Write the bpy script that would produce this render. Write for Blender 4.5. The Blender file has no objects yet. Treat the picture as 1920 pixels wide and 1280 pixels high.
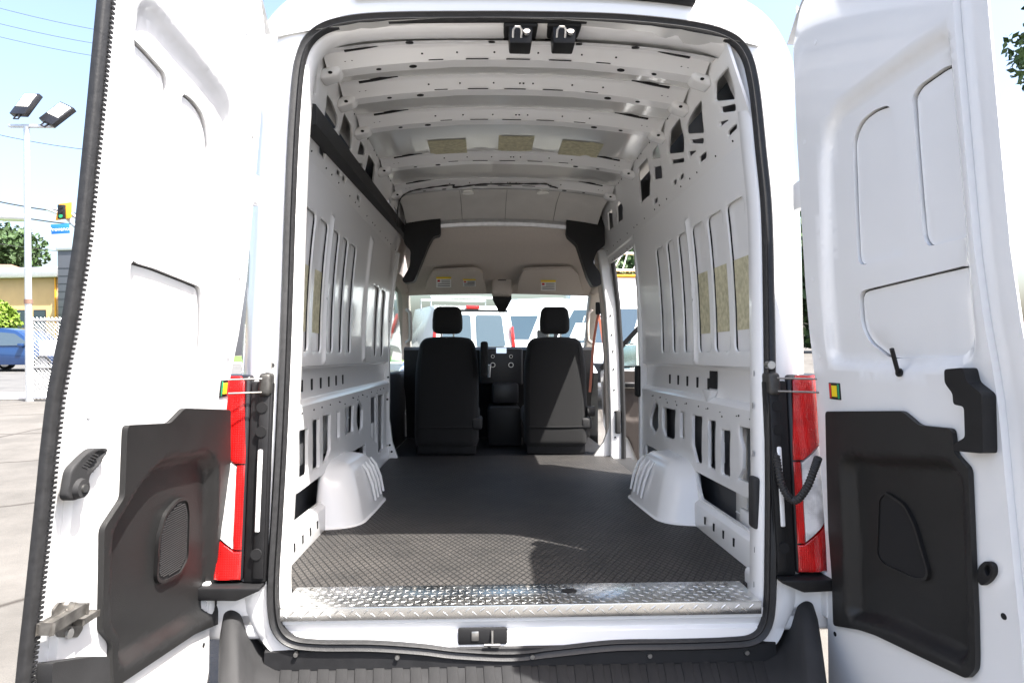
import bpy, bmesh, math, random
import numpy as np
from mathutils import Vector, Matrix, geometry as G
random.seed(7)
R = math.radians
scene = bpy.context.scene
C = scene.collection

# ------------------------------------------------------------------ camera, world, sun, exposure
RAKE = R(2.2)                 # the empty van sits nose-down
ZF = 0.74                     # cargo floor above the ground (van-local origin is on the ground under the rear sill)
F = 1200.0                    # focal length in pixels of a 1920 px wide picture
YAW, PITCH = math.atan(48/1200.0), math.atan(28/1200.0)
CAM = Vector((-.119, -2.03, .78))          # in van space, z = 0 at the cargo floor
VAN_M = Matrix.Rotation(-RAKE, 4, 'X')     # van space -> world (before the floor height)
cam_d = bpy.data.cameras.new('Camera'); cam = bpy.data.objects.new('Camera', cam_d); C.objects.link(cam)
cam_d.sensor_width = 36; cam_d.lens = 36*F/1920; cam_d.clip_start = .02; cam_d.clip_end = 3000
CAM_L = Matrix.Rotation(-YAW, 4, 'Z') @ Matrix.Rotation(math.pi/2+PITCH, 4, 'X')
cam.matrix_world = VAN_M @ Matrix.Translation(CAM+Vector((0, 0, ZF))) @ CAM_L
scene.camera = cam

SUN_L = Vector((.80, -.67, 1.9)).normalized()
SUN = (VAN_M.to_3x3() @ SUN_L).normalized()
world = bpy.data.worlds.new('World'); scene.world = world; world.use_nodes = True
wn = world.node_tree; bg = wn.nodes['Background']
sky = wn.nodes.new('ShaderNodeTexSky'); sky.sky_type = 'NISHITA'; sky.sun_disc = False
sky.sun_elevation = math.asin(SUN.z); sky.sun_rotation = math.atan2(SUN.x, SUN.y)
sky.air_density = 1.0; sky.dust_density = 4.5; sky.ozone_density = 1.0
wn.links.new(sky.outputs[0], bg.inputs[0]); bg.inputs[1].default_value = .135
sl = bpy.data.lights.new('Sun', 'SUN'); sl.energy = 5.0; sl.angle = R(.53); sl.color = (1, .965, .91)
so = bpy.data.objects.new('Sun', sl); C.objects.link(so)
so.rotation_euler = (-SUN).to_track_quat('-Z', 'Y').to_euler()
vs = scene.view_settings; vs.view_transform = 'Standard'; vs.look = 'None'; vs.gamma = 1; vs.exposure = 1.84
scene.cycles.max_bounces = 10; scene.cycles.diffuse_bounces = 6; scene.cycles.glossy_bounces = 4
scene.cycles.transmission_bounces = 6; scene.cycles.transparent_max_bounces = 8
scene.cycles.sample_clamp_indirect = 6; scene.cycles.caustics_reflective = False; scene.cycles.caustics_refractive = False
try:
    scene.cycles.use_denoising = True; scene.cycles.denoiser = 'OPENIMAGEDENOISE'
except Exception: pass

# ------------------------------------------------------------------ pixel rays (photograph pixels, 1920 x 1280)
def ray(px, py):
    return CAM_L.to_3x3() @ Vector(((px-960)/F, (640-py)/F, -1))
def atx(px, py, x):
    d = ray(px, py); return CAM + d*((x-CAM.x)/d.x)
def aty(px, py, y):
    d = ray(px, py); return CAM + d*((y-CAM.y)/d.y)
def atz(px, py, z):
    d = ray(px, py); return CAM + d*((z-CAM.z)/d.z)
def atp(px, py, p0, n):
    d = ray(px, py); return CAM + d*((Vector(p0)-CAM).dot(n)/d.dot(n))
CW = cam.matrix_world.translation.copy()
def wray(px, py): return VAN_M.to_3x3() @ ray(px, py)
def wgnd(px, py, z=0):
    d = wray(px, py); return CW + d*((z-CW.z)/d.z)
def wy(px, py, y):
    d = wray(px, py); return CW + d*((y-CW.y)/d.y)

# ------------------------------------------------------------------ materials
MATS = {}
def mat(name, col, rough=.5, metal=0, coat=0, spec=.5, noise=0, nscale=20, bump=0, bscale=60, trans=0, ior=1.45, alpha=1, sheen=0, emit=0):
    m = bpy.data.materials.new(name); m.use_nodes = True; n = m.node_tree; b = n.nodes['Principled BSDF']
    b.inputs['Base Color'].default_value = (*col, 1); b.inputs['Roughness'].default_value = rough
    b.inputs['Metallic'].default_value = metal; b.inputs['Coat Weight'].default_value = coat
    b.inputs['Coat Roughness'].default_value = .06
    b.inputs['Specular IOR Level'].default_value = spec; b.inputs['IOR'].default_value = ior
    b.inputs['Transmission Weight'].default_value = trans; b.inputs['Alpha'].default_value = alpha
    b.inputs['Sheen Weight'].default_value = sheen
    if emit:
        b.inputs['Emission Color'].default_value = (*col, 1); b.inputs['Emission Strength'].default_value = emit
    tc = n.nodes.new('ShaderNodeTexCoord')
    if noise:
        t = n.nodes.new('ShaderNodeTexNoise'); t.inputs['Scale'].default_value = nscale; t.inputs['Detail'].default_value = 6
        n.links.new(tc.outputs['Object'], t.inputs['Vector'])
        r = n.nodes.new('ShaderNodeValToRGB'); r.color_ramp.elements[0].position = .3; r.color_ramp.elements[1].position = .7
        r.color_ramp.elements[0].color = (*[c*(1-noise) for c in col], 1); r.color_ramp.elements[1].color = (*[min(1, c*(1+noise)) for c in col], 1)
        n.links.new(t.outputs['Fac'], r.inputs['Fac']); n.links.new(r.outputs['Color'], b.inputs['Base Color'])
        mr = n.nodes.new('ShaderNodeMapRange'); mr.inputs[3].default_value = max(.02, rough-.08); mr.inputs[4].default_value = min(1, rough+.1)
        n.links.new(t.outputs['Fac'], mr.inputs[0]); n.links.new(mr.outputs[0], b.inputs['Roughness'])
    if bump:
        t2 = n.nodes.new('ShaderNodeTexNoise'); t2.inputs['Scale'].default_value = bscale; t2.inputs['Detail'].default_value = 4
        n.links.new(tc.outputs['Object'], t2.inputs['Vector'])
        bp = n.nodes.new('ShaderNodeBump'); bp.inputs['Strength'].default_value = bump; bp.inputs['Distance'].default_value = .004
        n.links.new(t2.outputs['Fac'], bp.inputs['Height']); n.links.new(bp.outputs[0], b.inputs['Normal'])
    MATS[name] = m; return m
mat('white_paint', (.80, .80, .80), .2, coat=1.0, noise=.015, nscale=3, bump=.02, bscale=3)
mat('inner_paint', (.78, .78, .78), .27, coat=.4, bump=.02, bscale=2.2)
mat('roof_paint', (.74, .74, .72), .12, metal=.25, coat=.6, noise=.05, nscale=4, bump=.15, bscale=4)
mat('rubber', (.018, .018, .019), .5, noise=.25, nscale=60, bump=.15, bscale=200)
mat('cavity_shade', (.10, .105, .115), .6)  # dark grey paints in the shade of the unlit wall cavity
mat('black_plastic', (.012, .012, .013), .5, spec=.3, noise=.15, nscale=30, bump=.12, bscale=420)
mat('grey_plastic', (.026, .026, .027), .65, spec=.3, noise=.2, nscale=9, bump=.1, bscale=420)
mat('trim_plastic', (.0115, .0113, .0115), .48, noise=.12, nscale=6, bump=.15, bscale=500)
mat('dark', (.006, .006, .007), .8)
mat('fabric', (.006, .006, .0065), .95, sheen=.06, noise=.3, nscale=120, bump=.4, bscale=500)
mat('steel', (.55, .54, .52), .32, metal=1, noise=.15, nscale=40)
mat('check_steel', (.06, .058, .055), .5, metal=.5, noise=.3, nscale=60)
mat('dull_steel', (.22, .21, .195), .45, metal=.9, noise=.3, nscale=50)
mat('tan', (.52, .47, .43), .9, noise=.05, nscale=90, bump=.2, bscale=400)
mat('tan_light', (.50, .45, .40), .75, noise=.05, nscale=50)
mat('liner', (.60, .585, .56), .8, noise=.06, nscale=6)
mat('brown_trim', (.055, .045, .04), .6, noise=.08, nscale=20)
mat('belt', (.42, .14, .09), .7)
mat('pad', (.50, .47, .32), .75, noise=.22, nscale=45, bump=.9, bscale=38)
mat('red_lens', (.62, .012, .012), .08, coat=1, noise=.2, nscale=70, bump=.5, bscale=90)
mat('clear_lens', (.88, .87, .86), .12, metal=.1, coat=1, noise=.12, nscale=60, bump=.3, bscale=80)
mat('yellow', (.85, .62, .02), .4); mat('green', (.02, .28, .12), .4); mat('red', (.55, .03, .03), .4)
mat('blue_sign', (.02, .16, .62), .4); mat('white_sign', (.85, .85, .85), .4); mat('orange', (.80, .38, .03), .5)
mat('screen', (.55, .66, .80), .2, emit=.35)
mat('lamp', (.95, .95, .9), .4)
mat('blue_car', (.012, .045, .14), .14, metal=.2, coat=1)
mat('car_glass', (.05, .075, .095), .03, spec=.9, coat=1)
mat('tyre', (.02, .02, .02), .8); mat('rim', (.6, .6, .62), .25, metal=1)
mat('galv', (.62, .63, .64), .4, metal=.7, noise=.1, nscale=30)
mat('stucco', (.52, .36, .19), .9, noise=.06, nscale=1.5, bump=.1)
mat('grey_clad', (.11, .115, .13), .5, metal=.3)
mat('dark_panel', (.012, .012, .014), .4)
mat('shingle', (.20, .12, .09), .9, noise=.2, nscale=4)
mat('bark', (.09, .065, .045), .9, noise=.3, nscale=8)
mat('leaf_dark', (.045, .085, .025), .6, noise=.4, nscale=1.2); mat('leaf_light', (.17, .26, .03), .6, noise=.3, nscale=2)
mat('cable', (.03, .03, .03), .6); mat('concrete', (.45, .43, .40), .9, noise=.12, nscale=1.2, bump=.2)
mat('grass', (.08, .14, .03), .9, noise=.3, nscale=3)
def glass(name, col, a):
    m = bpy.data.materials.new(name); m.use_nodes = True; n = m.node_tree; n.nodes.clear()
    o = n.nodes.new('ShaderNodeOutputMaterial'); mx = n.nodes.new('ShaderNodeMixShader'); t = n.nodes.new('ShaderNodeBsdfTransparent')
    g = n.nodes.new('ShaderNodeBsdfGlossy'); g.inputs['Roughness'].default_value = .02; t.inputs[0].default_value = (*col, 1)
    lw = n.nodes.new('ShaderNodeLayerWeight'); pw = n.nodes.new('ShaderNodeMath'); pw.operation = 'POWER'; pw.inputs[1].default_value = 4; n.links.new(lw.outputs['Facing'], pw.inputs[0]); fr = n.nodes.new('ShaderNodeMath'); fr.operation = 'MULTIPLY_ADD'; fr.inputs[1].default_value = .6; fr.inputs[2].default_value = .04; n.links.new(pw.outputs[0], fr.inputs[0])
    n.links.new(fr.outputs[0], mx.inputs[0]); n.links.new(t.outputs[0], mx.inputs[1]); n.links.new(g.outputs[0], mx.inputs[2]); n.links.new(mx.outputs[0], o.inputs[0])
    MATS[name] = m
glass('glass', (.86, .93, .91), 1); glass('tint', (.62, .74, .71), 1)

def node_mat(name, build):
    m = bpy.data.materials.new(name); m.use_nodes = True; MATS[name] = m
    n = m.node_tree; build(n, n.nodes, n.links, n.nodes['Principled BSDF'], n.nodes.new('ShaderNodeTexCoord')); return m
def _mat_floor(n, N, L, b, tc):       # rubber mat: raised lozenges between fine crossing grooves
    b.inputs['Roughness'].default_value = .55; b.inputs['Specular IOR Level'].default_value = .3
    sx = N.new('ShaderNodeSeparateXYZ'); L.new(tc.outputs['Object'], sx.inputs[0])
    def lin(kx, ky):
        a = N.new('ShaderNodeMath'); a.operation = 'MULTIPLY'; L.new(sx.outputs[0], a.inputs[0]); a.inputs[1].default_value = kx
        c = N.new('ShaderNodeMath'); c.operation = 'MULTIPLY_ADD'; L.new(sx.outputs[1], c.inputs[0]); c.inputs[1].default_value = ky; L.new(a.outputs[0], c.inputs[2])
        p = N.new('ShaderNodeMath'); p.operation = 'PINGPONG'; L.new(c.outputs[0], p.inputs[0]); p.inputs[1].default_value = .5
        return p
    p, q = lin(38, 20), lin(-38, 20)
    mn = N.new('ShaderNodeMath'); mn.operation = 'MINIMUM'; L.new(p.outputs[0], mn.inputs[0]); L.new(q.outputs[0], mn.inputs[1])
    mr = N.new('ShaderNodeMapRange'); mr.inputs[1].default_value = .02; mr.inputs[2].default_value = .14; L.new(mn.outputs[0], mr.inputs[0])
    t = N.new('ShaderNodeTexNoise'); t.inputs['Scale'].default_value = 9; t.inputs['Detail'].default_value = 8; L.new(tc.outputs['Object'], t.inputs[0])
    t.inputs['Roughness'].default_value = .75; t.inputs['Scale'].default_value = 4; cr = N.new('ShaderNodeValToRGB'); cr.color_ramp.elements[0].color = (.030, .0285, .0275, 1); cr.color_ramp.elements[1].color = (.062, .057, .053, 1)
    cr.color_ramp.elements[0].position = .35; cr.color_ramp.elements[1].position = .7; L.new(t.outputs[0], cr.inputs[0])
    mx = N.new('ShaderNodeMix'); mx.data_type = 'RGBA'; mx.inputs[6].default_value = (.016, .016, .016, 1); L.new(mr.outputs[0], mx.inputs[0]); L.new(cr.outputs[0], mx.inputs[7])
    L.new(mx.outputs[2], b.inputs['Base Color'])
    bp = N.new('ShaderNodeBump'); bp.inputs['Distance'].default_value = .004; bp.inputs['Strength'].default_value = 1; L.new(mr.outputs[0], bp.inputs['Height']); L.new(bp.outputs[0], b.inputs['Normal'])
node_mat('mat_rubber', _mat_floor)
for _n, _sc in (('red_lens', 44), ('clear_lens', 52)):         # moulded optic bands in the lamp lenses
    _t = MATS[_n].node_tree; _b = _t.nodes['Principled BSDF']; _c = _t.nodes.new('ShaderNodeTexCoord')
    _w = _t.nodes.new('ShaderNodeTexWave'); _w.bands_direction = 'Z'; _w.inputs['Scale'].default_value = _sc; _w.inputs['Distortion'].default_value = .6
    _w2 = _t.nodes.new('ShaderNodeTexWave'); _w2.bands_direction = 'X'; _w2.inputs['Scale'].default_value = _sc
    _m = _t.nodes.new('ShaderNodeMath'); _m.operation = 'MULTIPLY'; _t.links.new(_c.outputs['Object'], _w.inputs[0]); _t.links.new(_c.outputs['Object'], _w2.inputs[0]); _t.links.new(_w.outputs['Fac'], _m.inputs[0]); _t.links.new(_w2.outputs['Fac'], _m.inputs[1])
    _p = _t.nodes.new('ShaderNodeBump'); _p.inputs['Distance'].default_value = .003; _p.inputs['Strength'].default_value = .3; _t.links.new(_m.outputs[0], _p.inputs['Height']); _t.links.new(_p.outputs[0], _b.inputs['Normal'])
    _r = _t.nodes.new('ShaderNodeMix'); _r.data_type = 'RGBA'; _col = _b.inputs['Base Color'].default_value[:]; _n2 = _t.nodes.new('ShaderNodeTexNoise'); _n2.inputs['Scale'].default_value = 16; _n2.inputs['Detail'].default_value = 3; _t.links.new(_c.outputs['Object'], _n2.inputs[0]); _q = _t.nodes.new('ShaderNodeMapRange'); _q.inputs[1].default_value = .38; _q.inputs[2].default_value = .6; _t.links.new(_n2.outputs[0], _q.inputs[0]); _t.links.new(_q.outputs[0], _r.inputs[0]); _r.inputs[6].default_value = tuple(v*.62 for v in _col[:3])+(1,); _r.inputs[7].default_value = _col; _t.links.new(_r.outputs[2], _b.inputs['Base Color'])
def _plate(n, N, L, b, tc):
    b.inputs['Metallic'].default_value = 1; b.inputs['Base Color'].default_value = (.78, .78, .77, 1)
    t = N.new('ShaderNodeTexNoise'); t.inputs['Scale'].default_value = 12; t.inputs['Detail'].default_value = 7; L.new(tc.outputs['Object'], t.inputs[0])
    mr = N.new('ShaderNodeMapRange'); mr.inputs[3].default_value = .12; mr.inputs[4].default_value = .38; L.new(t.outputs[0], mr.inputs[0]); L.new(mr.outputs[0], b.inputs['Roughness'])
    w = N.new('ShaderNodeTexNoise'); w.inputs['Scale'].default_value = 6; L.new(tc.outputs['Object'], w.inputs[0])
    bp = N.new('ShaderNodeBump'); bp.inputs['Distance'].default_value = .01; bp.inputs['Strength'].default_value = .15; L.new(w.outputs[0], bp.inputs['Height']); L.new(bp.outputs[0], b.inputs['Normal'])
node_mat('plate', _plate)
def _asphalt(n, N, L, b, tc):         # old sun-bleached lot: pale aggregate, sealed cracks, stains
    b.inputs['Roughness'].default_value = .9
    t = N.new('ShaderNodeTexNoise'); t.inputs['Scale'].default_value = .7; t.inputs['Detail'].default_value = 10; t.inputs['Roughness'].default_value = .7; L.new(tc.outputs['Object'], t.inputs[0])
    cr = N.new('ShaderNodeValToRGB'); cr.color_ramp.elements[0].color = (.062, .057, .05, 1); cr.color_ramp.elements[1].color = (.135, .125, .112, 1)
    cr.color_ramp.elements[0].position = .3; cr.color_ramp.elements[1].position = .7; L.new(t.outputs[0], cr.inputs[0])
    v = N.new('ShaderNodeTexVoronoi'); v.feature = 'DISTANCE_TO_EDGE'; v.inputs['Scale'].default_value = .45
    wv = N.new('ShaderNodeTexNoise'); wv.inputs['Scale'].default_value = 2; wv.inputs['Detail'].default_value = 6; L.new(tc.outputs['Object'], wv.inputs[0])
    ma = N.new('ShaderNodeMix'); ma.data_type = 'VECTOR'; ma.inputs[0].default_value = .12; L.new(tc.outputs['Object'], ma.inputs[4]); L.new(wv.outputs[1], ma.inputs[5]); L.new(ma.outputs[1], v.inputs[0])
    mr = N.new('ShaderNodeMapRange'); mr.inputs[1].default_value = .002; mr.inputs[2].default_value = .016; L.new(v.outputs[0], mr.inputs[0])
    mx = N.new('ShaderNodeMix'); mx.data_type = 'RGBA'; mx.inputs[6].default_value = (.035, .029, .023, 1); L.new(mr.outputs[0], mx.inputs[0]); L.new(cr.outputs[0], mx.inputs[7]); L.new(mx.outputs[2], b.inputs['Base Color'])
    g = N.new('ShaderNodeTexNoise'); g.inputs['Scale'].default_value = 90; g.inputs['Detail'].default_value = 3; L.new(tc.outputs['Object'], g.inputs[0])
    bp = N.new('ShaderNodeBump'); bp.inputs['Distance'].default_value = .01; bp.inputs['Strength'].default_value = .5; L.new(g.outputs[0], bp.inputs['Height']); L.new(bp.outputs[0], b.inputs['Normal'])
node_mat('lot', _asphalt)
mat('road', (.10, .098, .095), .9, noise=.2, nscale=1.5, bump=.3, bscale=60)

# ------------------------------------------------------------------ mesh helpers
def link(name, me, m, parent=None, smooth=40):
    if m: me.materials.append(MATS[m])
    if smooth:
        me.polygons.foreach_set('use_smooth', [True]*len(me.polygons)); me.set_sharp_from_angle(angle=R(smooth))
    o = bpy.data.objects.new(name, me); C.objects.link(o)
    if parent is not None:
        o.parent = parent
        if parent.get('van_root'): o.location = (0, 0, ZF)
    return o
class MB:
    """collects shapes for one mesh"""
    def __init__(s): s.bm = bmesh.new()
    def poly(s, pts):
        return s.bm.faces.new([s.bm.verts.new(p) for p in pts])
    def box(s, a, b, bev=0, seg=2, fn=None):
        x0, y0, z0 = a; x1, y1, z1 = b
        t = bmesh.new(); bmesh.ops.create_cube(t, size=1)
        for v in t.verts: v.co = Vector(((x0+x1)/2+v.co.x*(x1-x0), (y0+y1)/2+v.co.y*(y1-y0), (z0+z1)/2+v.co.z*(z1-z0)))
        if bev: bmesh.ops.bevel(t, geom=t.edges[:], offset=bev, segments=seg, profile=.5, affect='EDGES', clamp_overlap=True)
        if fn:
            for v in t.verts: v.co = Vector(fn(v.co))
        s.merge(t); return s
    def merge(s, t, M=None):
        me = bpy.data.meshes.new('tmp'); t.to_mesh(me); t.free()
        if M: me.transform(M)
        s.bm.from_mesh(me); bpy.data.meshes.remove(me)
    def tube(s, path, r, n=8, closed=False, caps=True, prof=None, up=None):
        P = [Vector(p) for p in path]; N = len(P); rings = []
        rr = r if isinstance(r, (list, tuple)) else [r]*N
        T = []
        for i in range(N):
            a = P[i-1] if (closed or i > 0) else P[i]; b = P[(i+1) % N] if (closed or i < N-1) else P[i]
            T.append((b-a).normalized())
        nrm = Vector(up) if up else (Vector((0, 0, 1)) if abs(T[0].z) < .9 else Vector((1, 0, 0)))
        for i in range(N):
            if up: nrm = Vector(up)
            nrm = (nrm - T[i]*nrm.dot(T[i])).normalized(); bi = T[i].cross(nrm)
            ring = []
            for k in range(len(prof) if prof else n):
                if prof: u, v = prof[k]; q = P[i]+bi*u+nrm*v
                else:
                    an = 2*math.pi*k/n; q = P[i]+(nrm*math.cos(an)+bi*math.sin(an))*rr[i]
                ring.append(s.bm.verts.new(q))
            rings.append(ring)
        m = len(rings[0])
        for i in range(N if closed else N-1):
            a, b = rings[i], rings[(i+1) % N]
            for k in range(m): s.bm.faces.new((a[k], a[(k+1) % m], b[(k+1) % m], b[k]))
        if caps and not closed:
            s.bm.faces.new(rings[0][::-1]); s.bm.faces.new(rings[-1])
        return s
    def cyl(s, a, b, r, n=16, r2=None): return s.tube([a, b], [r, r if r2 is None else r2], n)
    def prism(s, pts, ax, a, b, bev=0, seg=2):
        """polygon pts in the other two axes, extruded along ax from a to b"""
        def put(p, w):
            return {'x': (w, p[0], p[1]), 'y': (p[0], w, p[1]), 'z': (p[0], p[1], w)}[ax]
        t = bmesh.new()
        A = [t.verts.new(put(p, a)) for p in pts]; B = [t.verts.new(put(p, b)) for p in pts]
        t.faces.new(A); t.faces.new(B[::-1])
        for i in range(len(pts)):
            j = (i+1) % len(pts); t.faces.new((A[j], A[i], B[i], B[j]))
        bmesh.ops.recalc_face_normals(t, faces=t.faces[:])
        if bev: bmesh.ops.bevel(t, geom=t.edges[:], offset=bev, segments=seg, profile=.5, affect='EDGES', clamp_overlap=True)
        s.merge(t); return s
    def loft(s, loops, closed=True, caps=False):
        V = [[s.bm.verts.new(p) for p in l] for l in loops]; n = len(V[0])
        for a, b in zip(V, V[1:]):
            for k in range(n if closed else n-1):
                s.bm.faces.new((a[k], a[(k+1) % n], b[(k+1) % n], b[k]))
        if caps: s.bm.faces.new(V[0][::-1]); s.bm.faces.new(V[-1])
        return s
    def build(s, name, m, parent=None, smooth=40, recalc=True):
        if recalc: bmesh.ops.recalc_face_normals(s.bm, faces=s.bm.faces[:])
        me = bpy.data.meshes.new(name); s.bm.to_mesh(me); s.bm.free(); return link(name, me, m, parent, smooth)

def fillet(poly, r, n=4):
    out = []; N = len(poly)
    rs = r if isinstance(r, (list, tuple)) else [r]*N
    for i in range(N):
        p, a, b = [Vector(poly[k % N][:2]) for k in (i, i-1, i+1)]
        u, v = a-p, b-p; lu, lv = u.length, v.length
        if lu < 1e-6 or lv < 1e-6: continue
        rr = min(rs[i], lu*.45, lv*.45)
        if rr < 1e-4: out.append((p.x, p.y)); continue
        s, e = p+u/lu*rr, p+v/lv*rr
        for k in range(n+1):
            t = k/n; q = s*(1-t)**2+p*2*t*(1-t)+e*t*t; out.append((q.x, q.y))
    return out
def dense(poly, step):
    out = []
    for i in range(len(poly)):
        a, b = poly[i], poly[(i+1) % len(poly)]; l = math.dist(a, b); k = max(1, int(l/step))
        for j in range(k): out.append((a[0]+(b[0]-a[0])*j/k, a[1]+(b[1]-a[1])*j/k))
    return out
def inside(pts, poly):
    x, y = pts[:, 0], pts[:, 1]; c = np.zeros(len(pts), bool); n = len(poly)
    for i in range(n):
        x1, y1 = poly[i]; x2, y2 = poly[i-1]
        if y1 == y2: continue
        k = ((y1 > y) != (y2 > y)) & (x < (x2-x1)*(y-y1)/(y2-y1)+x1); c ^= k
    return c
def sdf(pts, poly):
    """signed distance, positive inside"""
    d = np.full(len(pts), 1e9)
    for i in range(len(poly)):
        a = np.array(poly[i]); b = np.array(poly[(i+1) % len(poly)]); ab = b-a; q = ab.dot(ab)
        if q < 1e-12: continue
        t = np.clip(((pts-a)@ab)/q, 0, 1); d = np.minimum(d, np.linalg.norm(pts-a-t[:, None]*ab, axis=1))
    return np.where(inside(pts, poly), d, -d)
def panel(name, m, parent, outline, holes=(), emb=(), thick=.012, grid=.03, fn=None, smooth=35, edge=.004):
    """pressed sheet: outline with real openings, embossed fields (poly, depth, blend), rolled edges, mapped by fn(u, v, w)"""
    step = grid
    loops = [dense(outline, step)]+[dense(h, step) for h in holes]
    V, E = [], []
    for l in loops:
        o = len(V); V += l; E += [(o+i, o+(i+1) % len(l)) for i in range(len(l))]
    nb = len(V); A = np.array(V); lo, hi = A.min(0), A.max(0)
    gx, gy = np.meshgrid(np.arange(lo[0]+grid/2, hi[0], grid), np.arange(lo[1]+grid/2, hi[1], grid)); g = np.c_[gx.ravel(), gy.ravel()]
    extra = [g]
    for p, dep, bl in emb:                  # vertices along the shoulders of each embossed field
        pp = np.array(dense(p, max(.012, grid*.6))); c = pp.mean(0)
        for off in (-bl*.5, 0, bl*.5):
            d = pp-c; ln = np.linalg.norm(d, axis=1)[:, None]; extra.append(pp+d/ln*off)
    g = np.vstack(extra); keep = sdf(g, outline) > grid*.35
    for h in holes: keep &= sdf(g, h) < -grid*.35
    V = [Vector(v) for v in V]+[Vector(v) for v in g[keep]]
    vs_, _, fs, *_ = G.delaunay_2d_cdt(V, E, [], 0, 1e-5)
    P = np.array([tuple(v) for v in vs_]); fs = [tuple(f) for f in fs]
    cen = np.array([P[list(f)].mean(0) for f in fs]); ok = inside(cen, outline)
    for h in holes: ok &= ~inside(cen, h)
    fs = [f for f, k in zip(fs, ok) if k]
    W = np.zeros(len(P))
    for p, dep, bl in emb:
        t = np.clip(sdf(P, p)/bl+.5, 0, 1); W += dep*t*t*(3-2*t)
    used = sorted({i for f in fs for i in f}); idx = {v: k for k, v in enumerate(used)}
    bm = bmesh.new()
    top = [bm.verts.new((P[i][0], P[i][1], W[i])) for i in used]
    for f in fs:
        try: bm.faces.new([top[idx[i]] for i in f])
        except ValueError: pass
    bm.edges.ensure_lookup_table()
    be = [e for e in bm.edges if len(e.link_faces) == 1]
    r = bmesh.ops.extrude_edge_only(bm, edges=be)
    nv = [v for v in r['geom'] if isinstance(v, bmesh.types.BMVert)]
    for v in nv: v.co.z -= thick
    if edge:
        bmesh.ops.bevel(bm, geom=be, offset=edge, segments=2, profile=.5, affect='EDGES', clamp_overlap=True)
    bmesh.ops.recalc_face_normals(bm, faces=bm.faces[:])
    if fn:
        for v in bm.verts: v.co = Vector(fn(*v.co))
    # outward = towards +w
    bm.normal_update()
    me = bpy.data.meshes.new(name); bm.to_mesh(me); bm.free()
    return link(name, me, m, parent, smooth)
def empty(name, loc=(0, 0, 0), rz=0):
    o = bpy.data.objects.new(name, None); C.objects.link(o); o.location = loc; o.rotation_euler = (0, 0, rz); o.empty_display_size = .2; return o
def tag(o, label, cat, group=None, kind=None):
    o['label'] = label; o['category'] = cat
    if group: o['group'] = group
    if kind: o['kind'] = kind
    return o
def struct(o, label=None):
    o['kind'] = 'structure'
    return o
def share(name, me, parent, loc, rot=(0, 0, 0), scale=(1, 1, 1)):
    o = bpy.data.objects.new(name, me); C.objects.link(o); o.parent = parent; o.location = loc; o.rotation_euler = rot; o.scale = scale; return o
def text_mesh(name, s, size, m, parent, M, ext=.001):
    cu = bpy.data.curves.new('t', 'FONT'); cu.body = s; cu.size = size; cu.align_x = 'CENTER'; cu.align_y = 'CENTER'; cu.extrude = ext
    o = bpy.data.objects.new('t', cu); C.objects.link(o); dg = bpy.context.evaluated_depsgraph_get()
    me = bpy.data.meshes.new_from_object(o.evaluated_get(dg)); bpy.data.objects.remove(o); me.transform(M); me.materials.clear()
    return link(name, me, m, parent, 0)

# ================================================================== THE VAN
van = empty('cargo_van'); van.rotation_euler = (-RAKE, 0, 0); van['van_root'] = 1
tag(van, 'white high-roof cargo van with both rear doors open and an empty cargo bay', 'van')
ZP = [-.4, .1, .2, .3, .4, .5, .6, .7, .77, .85, 1.0, 1.27, 1.5, 1.9]; YP = [0, 0, .007, .017, .026, .035, .043, .053, .065, .08, .10, .122, .14, .16]
def Yr(z): return float(np.interp(z, ZP, YP))       # side profile of the rear face: it leans forward towards the roof
def atrear(px, py, off=0):
    p = aty(px, py, off)
    for _ in range(6): p = aty(px, py, Yr(p.z)+off)
    return p
def catmull(pts, n, closed=True):
    P = [Vector(p) for p in pts]; N = len(P); out = []
    for i in range(N if closed else N-1):
        a, b, c, d = (P[(i+k) % N] if closed else P[min(max(i+k, 0), N-1)] for k in (-1, 0, 1, 2))
        for j in range(n):
            t = j/n; out.append(.5*((2*b)+(c-a)*t+(2*a-5*b+4*c-d)*t*t+(3*b-a-3*c+d)*t**3))
    if not closed: out.append(P[-1])
    return out
seal_px = [(980, 34), (860, 34), (760, 35), (690, 38), (640, 45), (605, 57), (582, 76), (569, 100), (561, 135), (555, 200), (550, 281), (545, 400), (541, 520), (536, 660), (529, 820), (520, 980), (514, 1080),
           (515, 1140), (524, 1178), (550, 1200), (600, 1207), (700, 1208), (790, 1214), (860, 1222), (960, 1226), (1040, 1218), (1150, 1207), (1260, 1205), (1360, 1202),
           (1408, 1196), (1432, 1174), (1441, 1130), (1443, 1040), (1444, 900), (1442, 740), (1440, 580), (1436, 400), (1425, 281), (1417, 200), (1410, 150), (1400, 112), (1382, 84), (1351, 66), (1304, 54), (1226, 44), (1126, 37)]
SEAL = catmull([atrear(*p) for p in seal_px], 6)
NS = len(SEAL)
def ring_off(d, dy, top=None, bot=None):
    out = []
    for i in range(NS):
        t = SEAL[(i+3) % NS]-SEAL[i-3]; n = Vector((-t.z, 0, t.x)).normalized()      # loop runs leftwards over the top: n points outwards
        p = SEAL[i]; k = d
        if top is not None: s_ = min(1, max(0, (p.z-1.55)/.25)); k = d*(1-s_)+top*s_
        if bot is not None: s_ = min(1, max(0, (.0-p.z)/.10)); k = k*(1-s_)+bot*s_
        if n.dot(Vector((p.x, 0, p.z-.85))) < 0: n = -n
        q = p+n*k
        out.append(Vector((q.x, p.y+dy, q.z)))
    return out
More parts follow.
